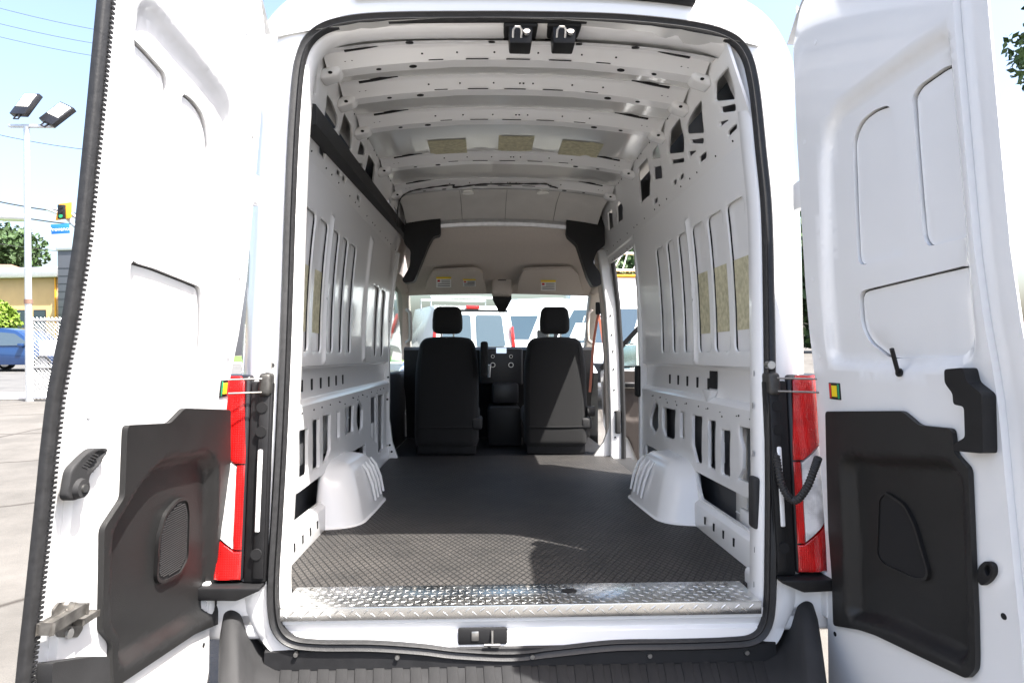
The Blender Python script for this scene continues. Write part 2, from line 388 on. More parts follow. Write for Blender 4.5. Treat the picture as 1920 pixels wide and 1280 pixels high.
# body ring round the opening, jamb inside it
b = MB()
b.loft([ring_off(.0, .0), ring_off(.028, -.006), ring_off(.06, -.008), ring_off(.10, .004, .13, .05), ring_off(.125, .03, .17, .07), ring_off(.165, .09, .21, .08), ring_off(.215, .2, .23, .08), ring_off(.245, .4, .24, .08), ring_off(.245, 1.80, .24, .08)])
ring = b.build('rear_frame', 'white_paint', van, 60)
b = MB()
b.loft([ring_off(.006, .010), ring_off(-.012, .013, bot=-.02), ring_off(-.022, .024, bot=-.035), ring_off(-.027, .09, bot=-.062), ring_off(-.02, .10, bot=-.066), ring_off(.06, .14, .01, -.066), ring_off(.085, .22, .02, -.07)])
jamb = b.build('door_jamb', 'inner_paint', van, 50)
# small punched holes down both jamb faces
hm = MB().cyl((0, 0, 0), (0, .0012, 0), .0065, 12); hm = hm.build('jamb_hole', 'dark', jamb); hme = hm.data
hole_px = [(553, 420), (549, 560), (546, 640), (541, 770), (1413, 400), (1418, 545), (1414, 700), (1411, 760), (1412, 850), (1415, 1030), (1414, 1095)]
def jamb_pt(px, py):
    p = atrear(px, py, .06)
    return p
for k, (px, py) in enumerate(hole_px):
    p = jamb_pt(px, py); s_ = 1 if p.x > 0 else -1
    if k == 0: hm.location = p; hm.rotation_euler = (0, 0, s_*R(65)); hm.scale = (1, 1, 1.5)
    else: share('jamb_hole', hme, jamb, p, (0, 0, s_*R(65)), (1, 1, 1.5))
# rubber weather strip: double bead
prof = [(-.016, -.012), (-.016, .004), (-.010, .013), (-.003, .006), (.003, .008), (.010, .016), (.018, .006), (.018, -.012)]
b = MB(); b.tube([p+Vector((0, -.008, 0)) for p in SEAL], 0, closed=True, prof=prof, up=(0, -1, 0))
b.build('weather_strip', 'rubber', van, 35)
# outer skins
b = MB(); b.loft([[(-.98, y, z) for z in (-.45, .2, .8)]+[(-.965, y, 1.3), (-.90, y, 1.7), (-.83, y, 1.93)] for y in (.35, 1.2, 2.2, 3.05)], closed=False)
b.build('body_side', 'cavity_shade', van, 60)
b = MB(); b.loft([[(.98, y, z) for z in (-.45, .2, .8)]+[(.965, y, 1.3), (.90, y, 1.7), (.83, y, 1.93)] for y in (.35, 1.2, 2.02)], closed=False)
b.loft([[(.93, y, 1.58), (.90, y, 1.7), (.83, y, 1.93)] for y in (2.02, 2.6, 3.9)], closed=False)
b.build('body_side', 'cavity_shade', van, 60)
b = MB(); b.loft([[(-1.0, y, z) for z in (-.45, .2, .8)]+[(-.985, y, 1.3), (-.92, y, 1.7), (-.85, y, 1.97)] for y in (1.9, 2.5, 3.05)], closed=False); b.build('outer_side', 'white_paint', van, 60)
def zroof(x, y): return 1.905-.055*(abs(x)/.71)**2.4
b = MB(); xs = np.linspace(-.83, .83, 49); ys = np.linspace(.14, 2.75, 40)
def zskin(x, y):
    g = 0
    for c in (-.56, -.44, -.13, -.06, .06+.07, .44, .56): g += .006*math.exp(-((x-c)/.008)**2)
    return zroof(x, y)+.036+g
b.loft([[(x, y, zskin(x, y)) for x in xs] for y in ys], closed=False)
roof = b.build('roof', 'roof_paint', van, 60)
b = MB(); b.loft([[(x*1.08, y, zroof(x, y)+.20) for x in xs] for y in (1.9, 2.4, 2.8)]+[[(x*.98, 3.3, zroof(x, 0)-.12) for x in xs], [(x*.96, 3.75, zroof(x, 0)-.42) for x in xs]], closed=False)
b.build('outer_roof', 'white_paint', van, 60)
for px0, px1, py0, py1 in ((808, 876, 238, 264), (932, 997, 234, 262), (1044, 1116, 240, 272)):       # damping pads on the roof skin
    d = [atz(px, py, 2.0) for px, py in ((px0, py1), (px1, py1), (px1, py0), (px0, py0))]
    b = MB(); x0, x1 = d[0].x, d[1].x; y0, y1 = d[0].y, d[2].y
    b.loft([[(x, y, zskin(x, y)-.004) for x in np.linspace(x0, x1, 8)] for y in np.linspace(y0, y1, 6)], closed=False); b.build('damping_pad', 'pad', roof, 60)
# roof bows
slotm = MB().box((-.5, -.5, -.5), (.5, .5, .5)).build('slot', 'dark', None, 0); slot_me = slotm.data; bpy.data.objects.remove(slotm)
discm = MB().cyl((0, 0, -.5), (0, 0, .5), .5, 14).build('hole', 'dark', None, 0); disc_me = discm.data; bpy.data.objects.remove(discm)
bows = [(.40, 1.0), (.67, 1.0), (1.02, 1.0), (1.66, 1.0), (2.20, 1.0)]
for bi, (yb, _) in enumerate(bows):
    def zb(x): return 1.905-.055*(abs(x)/.71)**2.4
    xs2 = np.linspace(-.715, .715, 41)
    loops = []
    for x in xs2:
        e = abs(x)/.715; k = 1+.25*max(0, (e-.6)/.4); z0 = zb(x); zt = zroof(x, yb)+.034; e2 = .012*math.sin(max(0, min(1, (e-.35)/.12))*math.pi/2)
        loops.append([(x, yb-.092*k, zt+.01), (x, yb-.092*k, zt), (x, yb-.078*k, zt-.002), (x, yb-.070*k, zt-.007), (x, yb-.034, z0+.005-e2*.3), (x, yb-.026, z0-e2*.3), (x, yb+.034, z0-e2*.3), (x, yb+.040, z0+.004), (x, yb+.046*k, z0+.022), (x, yb+.062*k, zt-.003), (x, yb+.064*k, zt+.01)])
    b = MB(); b.loft(loops, closed=False); bow = b.build('roof_bow', 'inner_paint', van, 30)
    for x, w in ((-.31, .055), (-.155, .085), (.0, .09), (.16, .085), (.325, .055)):       # long slots in the lip
        share('slot', slot_me, bow, (x, yb-.0275, zb(x)+.0015), (R(20), math.atan((zb(x-.02)-zb(x+.02))/.04)*1, 0), (w, .016, .003))
    for x, r in ((-.40, .03), (.40, .03), (-.53, .02), (.53, .02)):
        share('hole', disc_me, bow, (x, yb+.004, zb(x)-.004), (0, math.atan((zb(x-.02)-zb(x+.02))/.04), 0), (r, r*.8, .003))
    for x, r in ((-.36, .009), (-.23, .007), (-.09, .007), (.075, .007), (.24, .007), (.37, .009), (-.62, .011), (-.645, .011), (.62, .011), (.645, .011), (.02, .008), (.035, .008)):
        share('hole', disc_me, bow, (x, yb-.052, zb(x)+.0165), (R(33), 0, 0), (r, r, .006))
    for s_ in (-1, 1):                                                                     # end brackets: rolled foot and dark gap above the bow
        q = MB(); q.box((.665, yb-.045, zb(.69)-.012), (.745, yb+.04, zb(.69)+.03), .018, 4, lambda v, s_=s_, yb=yb: (s_*v.x, v.y, v.z-.35*(v.x-.655))); q.build('bow_foot', 'inner_paint', bow); share('hole', disc_me, bow, (s_*.70, yb-.051, zb(.69)-.020), (R(85), 0, 0), (.016, .010, .004))
        share('slot', slot_me, bow, (s_*.56, yb-.096, zroof(.56, 0)+.036), (R(10), s_*R(10), 0), (.16, .018, .010))

# ---------------------------------------------------------------- walls
XW = .87
def lower_fn(s): return lambda u, v, w: (s*(XW-w), u, v)
def zl(pts, ox, oy, sc, s, x=XW, r=.012):
    out = []
    for (a, c) in pts:
        p = atx(ox+a/sc, oy+c/sc, s*x); out.append((p.y, p.z))
    return fillet(out, r, 3)
Lh = [[(155, 555), (218, 535), (218, 860), (155, 895)], [(250, 480), (298, 468), (298, 808), (250, 832)], [(322, 450), (377, 435), (375, 690), (350, 765), (322, 785)],
      [(420, 420), (440, 415), (440, 600), (420, 608)], [(480, 390), (540, 370), (535, 560), (480, 585)], [(562, 400), (580, 335), (605, 400), (600, 530), (575, 575), (562, 500)],
      [(660, 322), (697, 310), (700, 640), (685, 625), (660, 590)], [(712, 305), (750, 295), (745, 680), (712, 715)], [(768, 285), (790, 280), (788, 650), (768, 668)],
      [(122, 1010), (360, 832), (340, 1030), (122, 1205)], [(500, 720), (620, 648), (622, 728)]]
Rh = [[(352, 440), (385, 320), (405, 360), (405, 500), (385, 550), (352, 490)], [(432, 365), (520, 385), (515, 570), (495, 580), (450, 560), (432, 500)], [(552, 395), (580, 400), (578, 575), (552, 565)],
      [(632, 415), (697, 430), (695, 740), (660, 735), (632, 620)], [(738, 450), (787, 460), (785, 785), (738, 765)], [(825, 515), (885, 525), (883, 835), (825, 810)],
      [(945, 490), (1035, 515), (1035, 880), (935, 845), (965, 780), (968, 640), (945, 560)], [(650, 790), (1040, 992), (1040, 1210), (690, 975)], [(322, 612), (465, 682), (380, 693), (322, 688)]]
for s in (-1, 1):
    yend = 2.96 if s < 0 else 2.02
    holes = [zl(h, 520, 660, 3.764, -1) for h in Lh] if s < 0 else [zl(h, 1120, 660, 3.556, 1) for h in Rh]
    emb = []
    for h in holes[:-1]:
        c = np.array(h).mean(0); emb.append(([tuple(c+(np.array(q)-c)*np.array((1.22, 1.10))) for q in h], -.006, .012))
    if s < 0: emb = emb[:9]
    lw = panel('side_wall_truss', 'inner_paint', van, [(.14, -.01), (yend, -.01), (yend, .575), (.14, .575)], holes, [], .014, .03, lower_fn(s), edge=.005)
    rnd = random.Random(5+s)
    for k in range(int((yend-.3)/.16)):
        y = .3+k*.16+rnd.uniform(-.03, .03)
        share('hole', disc_me, lw, (s*(XW-.001), y, .548+rnd.choice((0, 0, -.02))), (0, R(90), 0), (.008, .008, .004))
        if rnd.random() < .5: share('hole', disc_me, lw, (s*(XW-.001), y+.022, .545), (0, R(90), 0), (.005, .005, .004))
    # bracing inside the wall, seen through the openings
    for y0, y1, z0, z1, xi in ((.56, .68, .02, .56, .945), (1.30, 1.42, .28, .56, .945), (.36, .54, .0, .17, .905), (.80, .86, .30, .40, .93), (1.72, 1.80, .02, .56, .93), (1.02, 1.06, .26, .56, .95))+(((2.28, 2.44, .02, .56, .945), (2.62, 2.72, .02, .3, .94)) if s < 0 else ()):
        b = MB(); b.box((xi, y0, z0), (xi+.02, y1, z1), .008, 2, lambda v, s=s: (s*v.x, v.y, v.z)); br = b.build('inner_brace', 'inner_paint', lw)
        if z1-z0 > .4:
            for zz_ in (z0+.1, z0+.25, z0+.4): q = MB(); q.tube([(s*xi, y0+.01, zz_), (s*xi, y1-.01, zz_)], .004, 6); q.build('swage', 'inner_paint', lw)
    # ledge on top of the truss, sloping out to the upper panel
    b = MB(); ys = np.linspace(.14, yend, 12)
    b.loft([[(s*XW, y, .575), (s*(XW+.012), y, .592), (s*(XW+.03), y, .60), (s*(XW+.035), y, .72), (s*(XW+.02), y, .735), (s*(XW+.004), y, .74)] for y in ys], closed=False)
    led = b.build('wall_ledge', 'inner_paint', van, 50)
    for k in range(6):
        y = .72+k*.155
        if s > 0 and k == 0: continue
        share('slot', slot_me, led, (s*(XW+.0305), y, .655), (0, 0, 0), (.004, .022, .05))
    # upper panel with long slots onto the outer skin
    slots = [(.32, .497), (.541, .717), (.767, .933), (1.008, 1.153), (1.222, 1.35), (1.41, 1.566)]
    hs = [fillet([(a, .80), (c, .80), (c, 1.385), (a, 1.385)], .035, 4) for a, c in slots]
    if s < 0: hs += [fillet([(a, .78), (c, .78), (c, 1.25), (a, 1.25)], .05, 4) for a, c in ((2.16, 2.40), (2.47, 2.68))]
    emb = [([(.957, .75), (.985, .75), (.985, 1.43), (.957, 1.43)], .012, .016)]
    for k in range(0): emb.append(([(.75+k*.14, 1.44), (.79+k*.14, 1.44), (1.02+k*.14, 1.52), (.98+k*.14, 1.52)], .007, .02))
    if s < 0: emb.append(([(1.90, .76), (1.98, .76), (1.98, 1.5), (1.90, 1.5)], .014, .03))
    def up_fn(u, v, w, s=s): return (s*(XW+.004-w-.055*max(0, (v-.8)/.75)**2), u, v)
    up = panel('side_wall_panel', 'inner_paint', van, [(.14, .74), (yend, .74), (yend, 1.56), (.14, 1.56)], hs, emb, .008, .022, up_fn, edge=.003)
    # skin seen through the slots: each blank with a dark bead for the shade of the gap, and the damping sheet
    for k, (a, c) in enumerate(slots+([(2.16, 2.40), (2.47, 2.68)] if s < 0 else [])):
        def xk(z, o): return s*(XW+o-.055*max(0, (z-.8)/.75)**2)
        b = MB(); b.loft([[(xk(z, .019), y, z) for z in np.linspace(.78, 1.41, 9)] for y in (a-.02, c+.015)], closed=False)
        b.build('blank', 'inner_paint', up, 60)
        b = MB(); b.loft([[(xk(z, .0105), c+.004+.0015*math.sin(z*37+k), z), (xk(z, .0185), c-.001+.0015*math.sin(z*37+k), z), (xk(z, .0185), c+.010, z), (xk(z, .0105), c+.010, z)] for z in np.linspace(.785, 1.40 if k < 6 else 1.245, 24)], caps=True); b.build('gap_shade_bead', 'dark', up)  # dark bead put in for the shade of the gap behind the rib
    for a, c in ((.30, .505), (.525, .725), (.75, .94)):
        b = MB(); b.loft([[(s*(XW+.0175-.055*max(0, (z-.8)/.75)**2), y, z) for z in np.linspace(.885, 1.165, 6)] for y in (a, c)], closed=False)
        b.build('damping_sheet', 'pad', up, 60)
    # upper truss, leaning inwards to the roof
    T0, T1 = Vector((.845, 0, 1.50)), Vector((.715, 0, 1.90)); td = (T1-T0).normalized(); tn = Vector((td.z, 0, -td.x))
    def tr_fn(u, v, w, s=s): q = T0+td*v-tn*w; return (s*q.x, u, q.z)
    def tz(pts, ox, oy, sc):
        out = []
        for a, c in pts:
            p = atp(ox+a/sc, oy+c/sc, T0, tn); out.append((p.y, (p-T0).dot(td)))
        return fillet(out, .014, 3)
    Th = [[(1215, 500), (1295, 398), (1332, 540), (1335, 600), (1215, 610)], [(1248, 645), (1340, 625), (1340, 668), (1252, 680)], [(1238, 735), (1300, 720), (1248, 762)],
          [(1090, 660), (1135, 602), (1150, 800), (1045, 805), (1045, 750)], [(1068, 840), (1150, 830), (1145, 865), (1075, 862)], [(1055, 910), (1105, 905), (1060, 948)],
          [(945, 790), (1005, 708), (1030, 830), (1030, 915), (935, 925)], [(955, 960), (1032, 950), (1030, 975), (955, 985)], [(835, 920), (875, 868), (890, 950), (835, 955)],
          [(848, 1005), (895, 995), (900, 1070), (850, 1080)], [(755, 1010), (810, 948), (830, 1060), (825, 1170), (770, 1222)],
          [(1290, 795), (1345, 742), (1348, 770), (1295, 825)], [(1120, 945), (1165, 908), (1165, 945), (1125, 983)], [(1003, 1060), (1028, 1038), (1028, 1065), (1003, 1088)], [(963, 1092), (985, 1073), (985, 1100), (965, 1122)], [(850, 1202), (872, 1183), (870, 1213), (850, 1228)]]
    Tf = [[(850, 340), (885, 302), (895, 450), (860, 483)], [(920, 275), (935, 240), (970, 282), (970, 388), (930, 422)]]
    holes = [tz(h, 960, 0, 3.2) for h in Th]+[tz(h, 940, 320, 4.268) for h in Tf]
    emb = []
    for h in holes[:11]+holes[-2:]:
        c = np.array(h).mean(0); emb.append(([tuple(c+(np.array(q)-c)*1.16) for q in h], -.006, .012))
    tl = (T1-T0).length
    rt = panel('roof_rail_truss', 'inner_paint', van, [(.16, .0), (2.98, .0), (2.98, tl), (.16, tl)], holes, [], .010, .03, tr_fn, edge=.004)
    ra = math.atan2(td.x, td.z)
    for k in range(16):
        for v in (.015, .10, tl-.02):
            y = .38+k*.163+.05*math.sin(k*1.9+v*40)
            if all(sdf(np.array([(y, v)]), h)[0] < -.014 for h in holes): share('hole', disc_me, rt, tr_fn(y, v, .0005), (0, s*(R(90)+ra), 0), (.008, .008, .004))
    b = MB(); ys = np.linspace(.14, 2.98, 10)            # roll between wall panel and truss
    b.loft([[(s*(XW-.05), y, 1.555), (s*.838, y, 1.52+.02), (s*.836, y, 1.525), (s*.846, y, 1.50)] for y in ys], closed=False); b.build('rail_seam', 'inner_paint', van)
    # wheel arch
    b = MB()
    def arch_fn(v, s=s):
        x, y, z = v; k = z/.27
        return (s*x, y, z)
    xo = .90
    lo = [(.735, .955), (.70, 1.02), (.685, 1.25), (.675, 1.50), (.70, 1.57), (xo, 1.60), (xo, .90), (.80, .92)]
    sec = []
    for z, kx, ky in ((.0, -.012, .012), (.006, 0, 0), (.10, .02, -.02), (.19, .045, -.05), (.235, .062, -.075), (.262, .09, -.10), (.275, .14, -.14), (.278, .2, -.2)):
        cx, cy = xo, 1.25; L_ = []
        for x, y in fillet(lo, .05, 4):
            yy = y+(-ky if y < cy else ky)*min(1, abs(y-cy)/.3)*(1 if x < .89 or True else 0)
            L_.append((s*min(xo, x+kx*min(1, (xo-x)/.12)), yy, z))
        sec.append(L_)
    b.loft(sec); b.bm.faces.new([b.bm.verts.new(p) for p in sec[-1]])
    wa = b.build('wheel_arch', 'inner_paint', van, 45)
    for k in range(4):
        y = 1.27+k*.075; q = MB(); q.tube([(s*(.681-.001*k), y, .05), (s*(.697-.001*k), y-.005, .13), (s*(.722-.001*k), y-.012, .20), (s*(.745), y-.02, .236)], [.006, .008, .008, .005], 8); q.build('arch_rib', 'inner_paint', wa, 60)
    # floor flange under the wall with punched slots
    b = MB(); b.prism([(s*.875, -.01), (s*.845, -.01), (s*.85, .10), (s*.875, .12)], 'y', .14, .93, .004); fl = b.build('wall_flange', 'inner_paint', van)
    for k in range(4): share('slot', slot_me, fl, (s*.8475, .45+k*.11, .055), (0, 0, 0), (.006, .012, .032))
# left: black conduit rail along the wall top
b = MB(); A, B_ = atx(575, 214, -.775), atx(764, 447, -.775)
b.tube([A, B_], 0, prof=fillet([(-.035, -.038), (.035, -.038), (.035, .038), (-.035, .038)], .008, 2), up=(0, 0, 1)); b.build('rail_cover', 'grey_plastic', van)
# right: square lamp socket in the ledge and its white deflector
p = atx(1338, 712, XW+.03); b = MB(); b.box((p.x-.004, p.y-.045, p.z-.04), (p.x+.003, p.y+.045, p.z+.04), .003); b.build('socket', 'dark', van)
b = MB(); b.prism([(p.y-.06, p.z-.045), (p.y+.06, p.z-.045), (p.y, p.z-.10)], 'x', XW-.005, XW+.03, .004); b.build('deflector', 'inner_paint', van)
p = atrear(1413, 940, .06); b = MB(); b.box((p.x-.012, p.y-.03, p.z-.085), (p.x+.012, p.y+.02, p.z+.085), .01, 3); b.build('jamb_bumper', 'grey_plastic', van)

# ---------------------------------------------------------------- floor, sill plate, sill
b = MB(); b.box((-.86, .16, -.02), (.86, 3.02, .0), .003); b.build('floor_mat', 'mat_rubber', van)
b = MB(); b.box((-.9, .0, -.05), (.9, 4.3, -.021)); b.build('floor_pan', 'inner_paint', van)
b = MB(); b.prism([(-.012, -.036), (-.012, .004), (.165, .006), (.165, -.01), (-.006, -.01), (-.006, -.036)], 'x', -.755, .755, .0015); pl = b.build('sill_plate', 'plate', van)
bar = MB()
t = bmesh.new(); bmesh.ops.create_icosphere(t, subdivisions=2, radius=1); bar.merge(t, Matrix.Diagonal((.0115, .0024, .0008, 1))); bar = bar.build('tread_bar', 'plate', None); bar_me = bar.data; bpy.data.objects.remove(bar)
b = MB()
for i in range(66):
    for j in range(7):
        x = -.74+i*.0225; y = .006+j*.0235
        t = bmesh.new(); t.from_mesh(bar_me); b.merge(t, Matrix.Translation((x, y+(.006 if i % 2 else -.006)*0, .0055)) @ Matrix.Rotation(R(35) if (i+j) % 2 else R(-35), 4, 'Z'))
    t = bmesh.new(); t.from_mesh(bar_me); b.merge(t, Matrix.Translation((-.74+i*.0225, -.0125, -.017+(.006 if i % 2 else -.004))) @ Matrix.Rotation(R(90), 4, 'X') @ Matrix.Rotation(R(40) if i % 2 else R(-40), 4, 'Z'))
tb = b.build('tread_bars', 'plate', pl, 60); tb['kind'] = 'stuff'
share('hole', disc_me, pl, (atz(1067, 1107, .006).x, atz(1067, 1107, .006).y, .0065), (0, 0, 0), (.052, .035, .003))
for x in (-.70, -.36, .02, .38, .70):
    q = MB(); q.cyl((x, .145, .004), (x, .145, .0078), .006, 12); q.build('screw', 'dull_steel', pl)
b = MB(); b.loft([[(x, -.002, -.036), (x, .004, -.05), (x, .012, -.075), (x, .0, -.085), (x, -.006, -.125), (x, -.006, -.2)] for x in np.linspace(-.76, .76, 20)], closed=False); sill = b.build('sill', 'white_paint', van)
p = aty(905, 1192, -.006)
b = MB(); b.box((p.x-.077, p.y-.004, p.z-.026), (p.x+.077, p.y+.01, p.z+.026), .006); st = b.build('striker_pocket', 'dark', van)
b = MB(); b.box((p.x-.035, p.y-.008, p.z-.012), (p.x-.012, p.y-.003, p.z+.018), .003); b.tube([(p.x+.03, p.y-.006, p.z+.02), (p.x+.03, p.y-.012, p.z-.02), (p.x+.005, p.y-.012, p.z-.022), (p.x+.055, p.y-.012, p.z-.022)], .004); b.build('striker', 'steel', st)

# ---------------------------------------------------------------- bumper with ribbed step
prf = [(-.945, -.55), (-.945, -.05), (-.938, -.010), (-.915, .0), (-.885, -.015), (-.862, -.09), (-.83, -.15), (-.77, -.182), (.77, -.182), (.83, -.15), (.862, -.09), (.885, -.015), (.915, .0), (.938, -.010), (.945, -.05), (.945, -.55)]
b = MB(); loops = []
for y, dz, k, hk in ((.06, 0, 1, 1), (.0, 0, .99, 1), (-.05, -.004, .975, .92), (-.10, -.008, .955, .74), (-.16, -.013, .93, .48), (-.22, -.02, .905, .25), (-.275, -.035, .885, .08), (-.30, -.07, .87, 0), (-.30, -.3, .865, 0)):
    loops.append([(x*k, y, (-.182+(z+.182)*(hk if z > -.182 else 1))+dz) for x, z in fillet(prf, .02, 3)])
b.loft(loops); bump = b.build('bumper', 'grey_plastic', van, 50)
rib = MB(); rib.box((-.017, -.14, -.0035), (.017, .14, .0035), .0025); rib = rib.build('step_rib', 'grey_plastic', bump); rib_me = rib.data
for k in range(27):
    x = -.70+k*.054; loc = (x, -.135, -.192); rot = (R(4.5), 0, R(-x*22))
    if k == 0: rib.location = loc; rib.rotation_euler = rot
    else: share('step_rib', rib_me, bump, loc, rot)
b = MB(); b.loft([[(x, .0, -.12), (x, -.012, -.13), (x, -.02, -.182)] for x in (-.8, -.4, 0, .4, .8)], closed=False); b.build('bumper_apron', 'black_plastic', van)
for px, py in ((555, 1226), (745, 1231), (998, 1230), (1218, 1228), (1400, 1222)):
    p = aty(px, py, -.02); q = MB(); q.cyl((p.x, p.y-.006, p.z), (p.x, p.y+.01, p.z), .007, 10); q.build('bumper_bolt', 'steel', bump)
# third brake lamp over the opening
pth = [p for p in ring_off(.098, -.022, .098) if abs(p.x-.02) < .60 and p.z > 1.7]; pth.sort(key=lambda p: p.x)
b = MB(); b.tube(pth, 0, prof=fillet([(-.028, -.02), (.028, -.02), (.028, .016), (-.02, .022)], .006, 2), up=(0, -1, 0)); hbl = b.build('high_brake_lamp', 'black_plastic', van)

# ---------------------------------------------------------------- tail lamps and the black pillar trim
for s in (-1, 1):
    b = MB(); z0, z1 = .09, .72
    def tp(v, s=s): return (s*v.x, v.y+Yr(v.z)-.01+.10*max(0, (v.x-.93)/.1)**2, v.z)
    b.box((.865, -.012, z0), (1.03, .10, z1), .012, 3, tp); hous = b.build('tail_lamp', 'dark_panel', van)
    def lens(name, m, poly):
        def fn(u, v, w): return (s*u, Yr(v)-.024+.10*max(0, (u-.93)/.1)**2-w, v)
        panel(name, m, hous, poly, (), (), .016, .03, fn, edge=.004)
    lens('red_lens', 'red_lens', [(.872, .475), (.885, .70), (.90, .718), (1.03, .718), (1.03, .55), (.905, .44), (.899, .175), (1.03, .285), (1.03, .095), (.872, .095)][:5]+[(.905, .445), (.872, .445)])
    lens('clear_lens', 'clear_lens', [(.898, .435), (1.03, .54), (1.03, .29), (.898, .19)])
    lens('red_rim', 'red_lens', [(.872, .44), (.896, .44), (.896, .185), (.872, .185)])
    lens('red_lens', 'red_lens', [(.872, .18), (.896, .18), (1.03, .28), (1.03, .097), (.872, .097)])
    b = MB(); b.box((.795, -.012, .085), (.864, .03, .70), .008, 2, tp); trim = b.build('pillar_trim', 'black_plastic', van)
    b = MB(); b.box((.80, -.022, .10), (.832, -.01, .66), .004, 2, tp); b.build('trim_rib', 'black_plastic', trim)
    for z in (.62, .545, .175): 
        q = MB(); q.cyl((s*.822, Yr(z)-.036, z), (s*.822, Yr(z)-.02, z), .017, 16); q.build('bolt_cup', 'dark', trim)
    q = MB(); q.box((.815, -.027, .24), (.830, -.018, .49), .007, 3, tp); q.build('trim_slot', 'white_paint', trim)
    b = MB(); b.prism([(s*.80, .085), (s*1.03, .085), (s*1.03, .05), (s*.87, .045), (s*.80, .075)], 'y', -.06, .06, .006); b.build('lamp_ledge', 'black_plastic', van)
    b = MB(); b.box((.78, .0, -.10), (1.03, .20, .05), .02, 3, lambda v, s=s: (s*v.x, v.y, v.z)); b.build('body_corner', 'white_paint', van)
    b = MB(); b.box((.955, -.03, -.05), (1.0, .02, .06), .008, 2, lambda v, s=s: (s*v.x, v.y, v.z)); b.cyl((s*.977, -.04, .03), (s*.977, .0, .03), .012, 12); b.build('lower_hinge', 'white_paint', van)
    b = MB(); b.box((.797, -.035, .655), (.835, .03, .728), .012, 3, tp)                     # door check with its two rods
    ck = b.build('door_check', 'check_steel', van)
    q = MB()
    for z in (.71, .668): q.cyl((s*.82, Yr(z)-.05, z), (s*.945, Yr(z)-.10, z-.002), .003, 8)
    q.build('check_rod', 'dull_steel', ck)
    q = MB(); q.cyl((s*.806, Yr(.75)-.05, .752), (s*.806, Yr(.75)-.02, .752), .013, 14); q.build('check_bolt', 'steel', ck)
# wiring hose to the right door
P = catmull([aty(1455, 838, .02), aty(1458, 870, -.01), aty(1468, 915, -.05), aty(1490, 938, -.09), aty(1512, 915, -.13), aty(1527, 878, -.16), aty(1534, 858, -.18)], 14, False)
b = MB(); b.tube(P, [.0125 if k % 2 else .0098 for k in range(len(P))], 12); b.build('wiring_hose', 'rubber', van, 20)

# ---------------------------------------------------------------- rear doors
ALPHA = {-1: R(2), 1: R(4)}; HK = {-1: 1.0, 1: .62}
def door_fn(s):
    a = ALPHA[s]; h = Vector((s*.96, -.015, 0)); d = Vector((s*math.sin(a), -math.cos(a), 0)); n = Vector((-s*math.cos(a), -math.sin(a), 0))
    def f(u, v, w):
        p = h+d*u+n*(w+Yr(v)*(HK[s]+(1-HK[s])*u/.75)); return (p.x, p.y, v)
    return f, h, d, n
def dpx(s, px, py, w=0):
    f, h, d, n = door_fn(s); z = .8
    p = atp(px, py, h, n)
    for _ in range(14): p = atp(px, py, h+n*(w+Yr(z)*(HK[s]+(1-HK[s])*(p-h).dot(d)/.75)), n); z = p.z
    return ((p-h).dot(d), p.z)
def dpoly(s, pts, w=0): return [dpx(s, px, py, w) for px, py in pts]
def inset(poly, k):
    P = np.array(poly); c = P.mean(0); out = []
    for q in P:
        d = q-c; l = np.linalg.norm(d); out.append(tuple(c+d*(1-k/l)))
    return out
UED = {-1: .757, 1: .775}
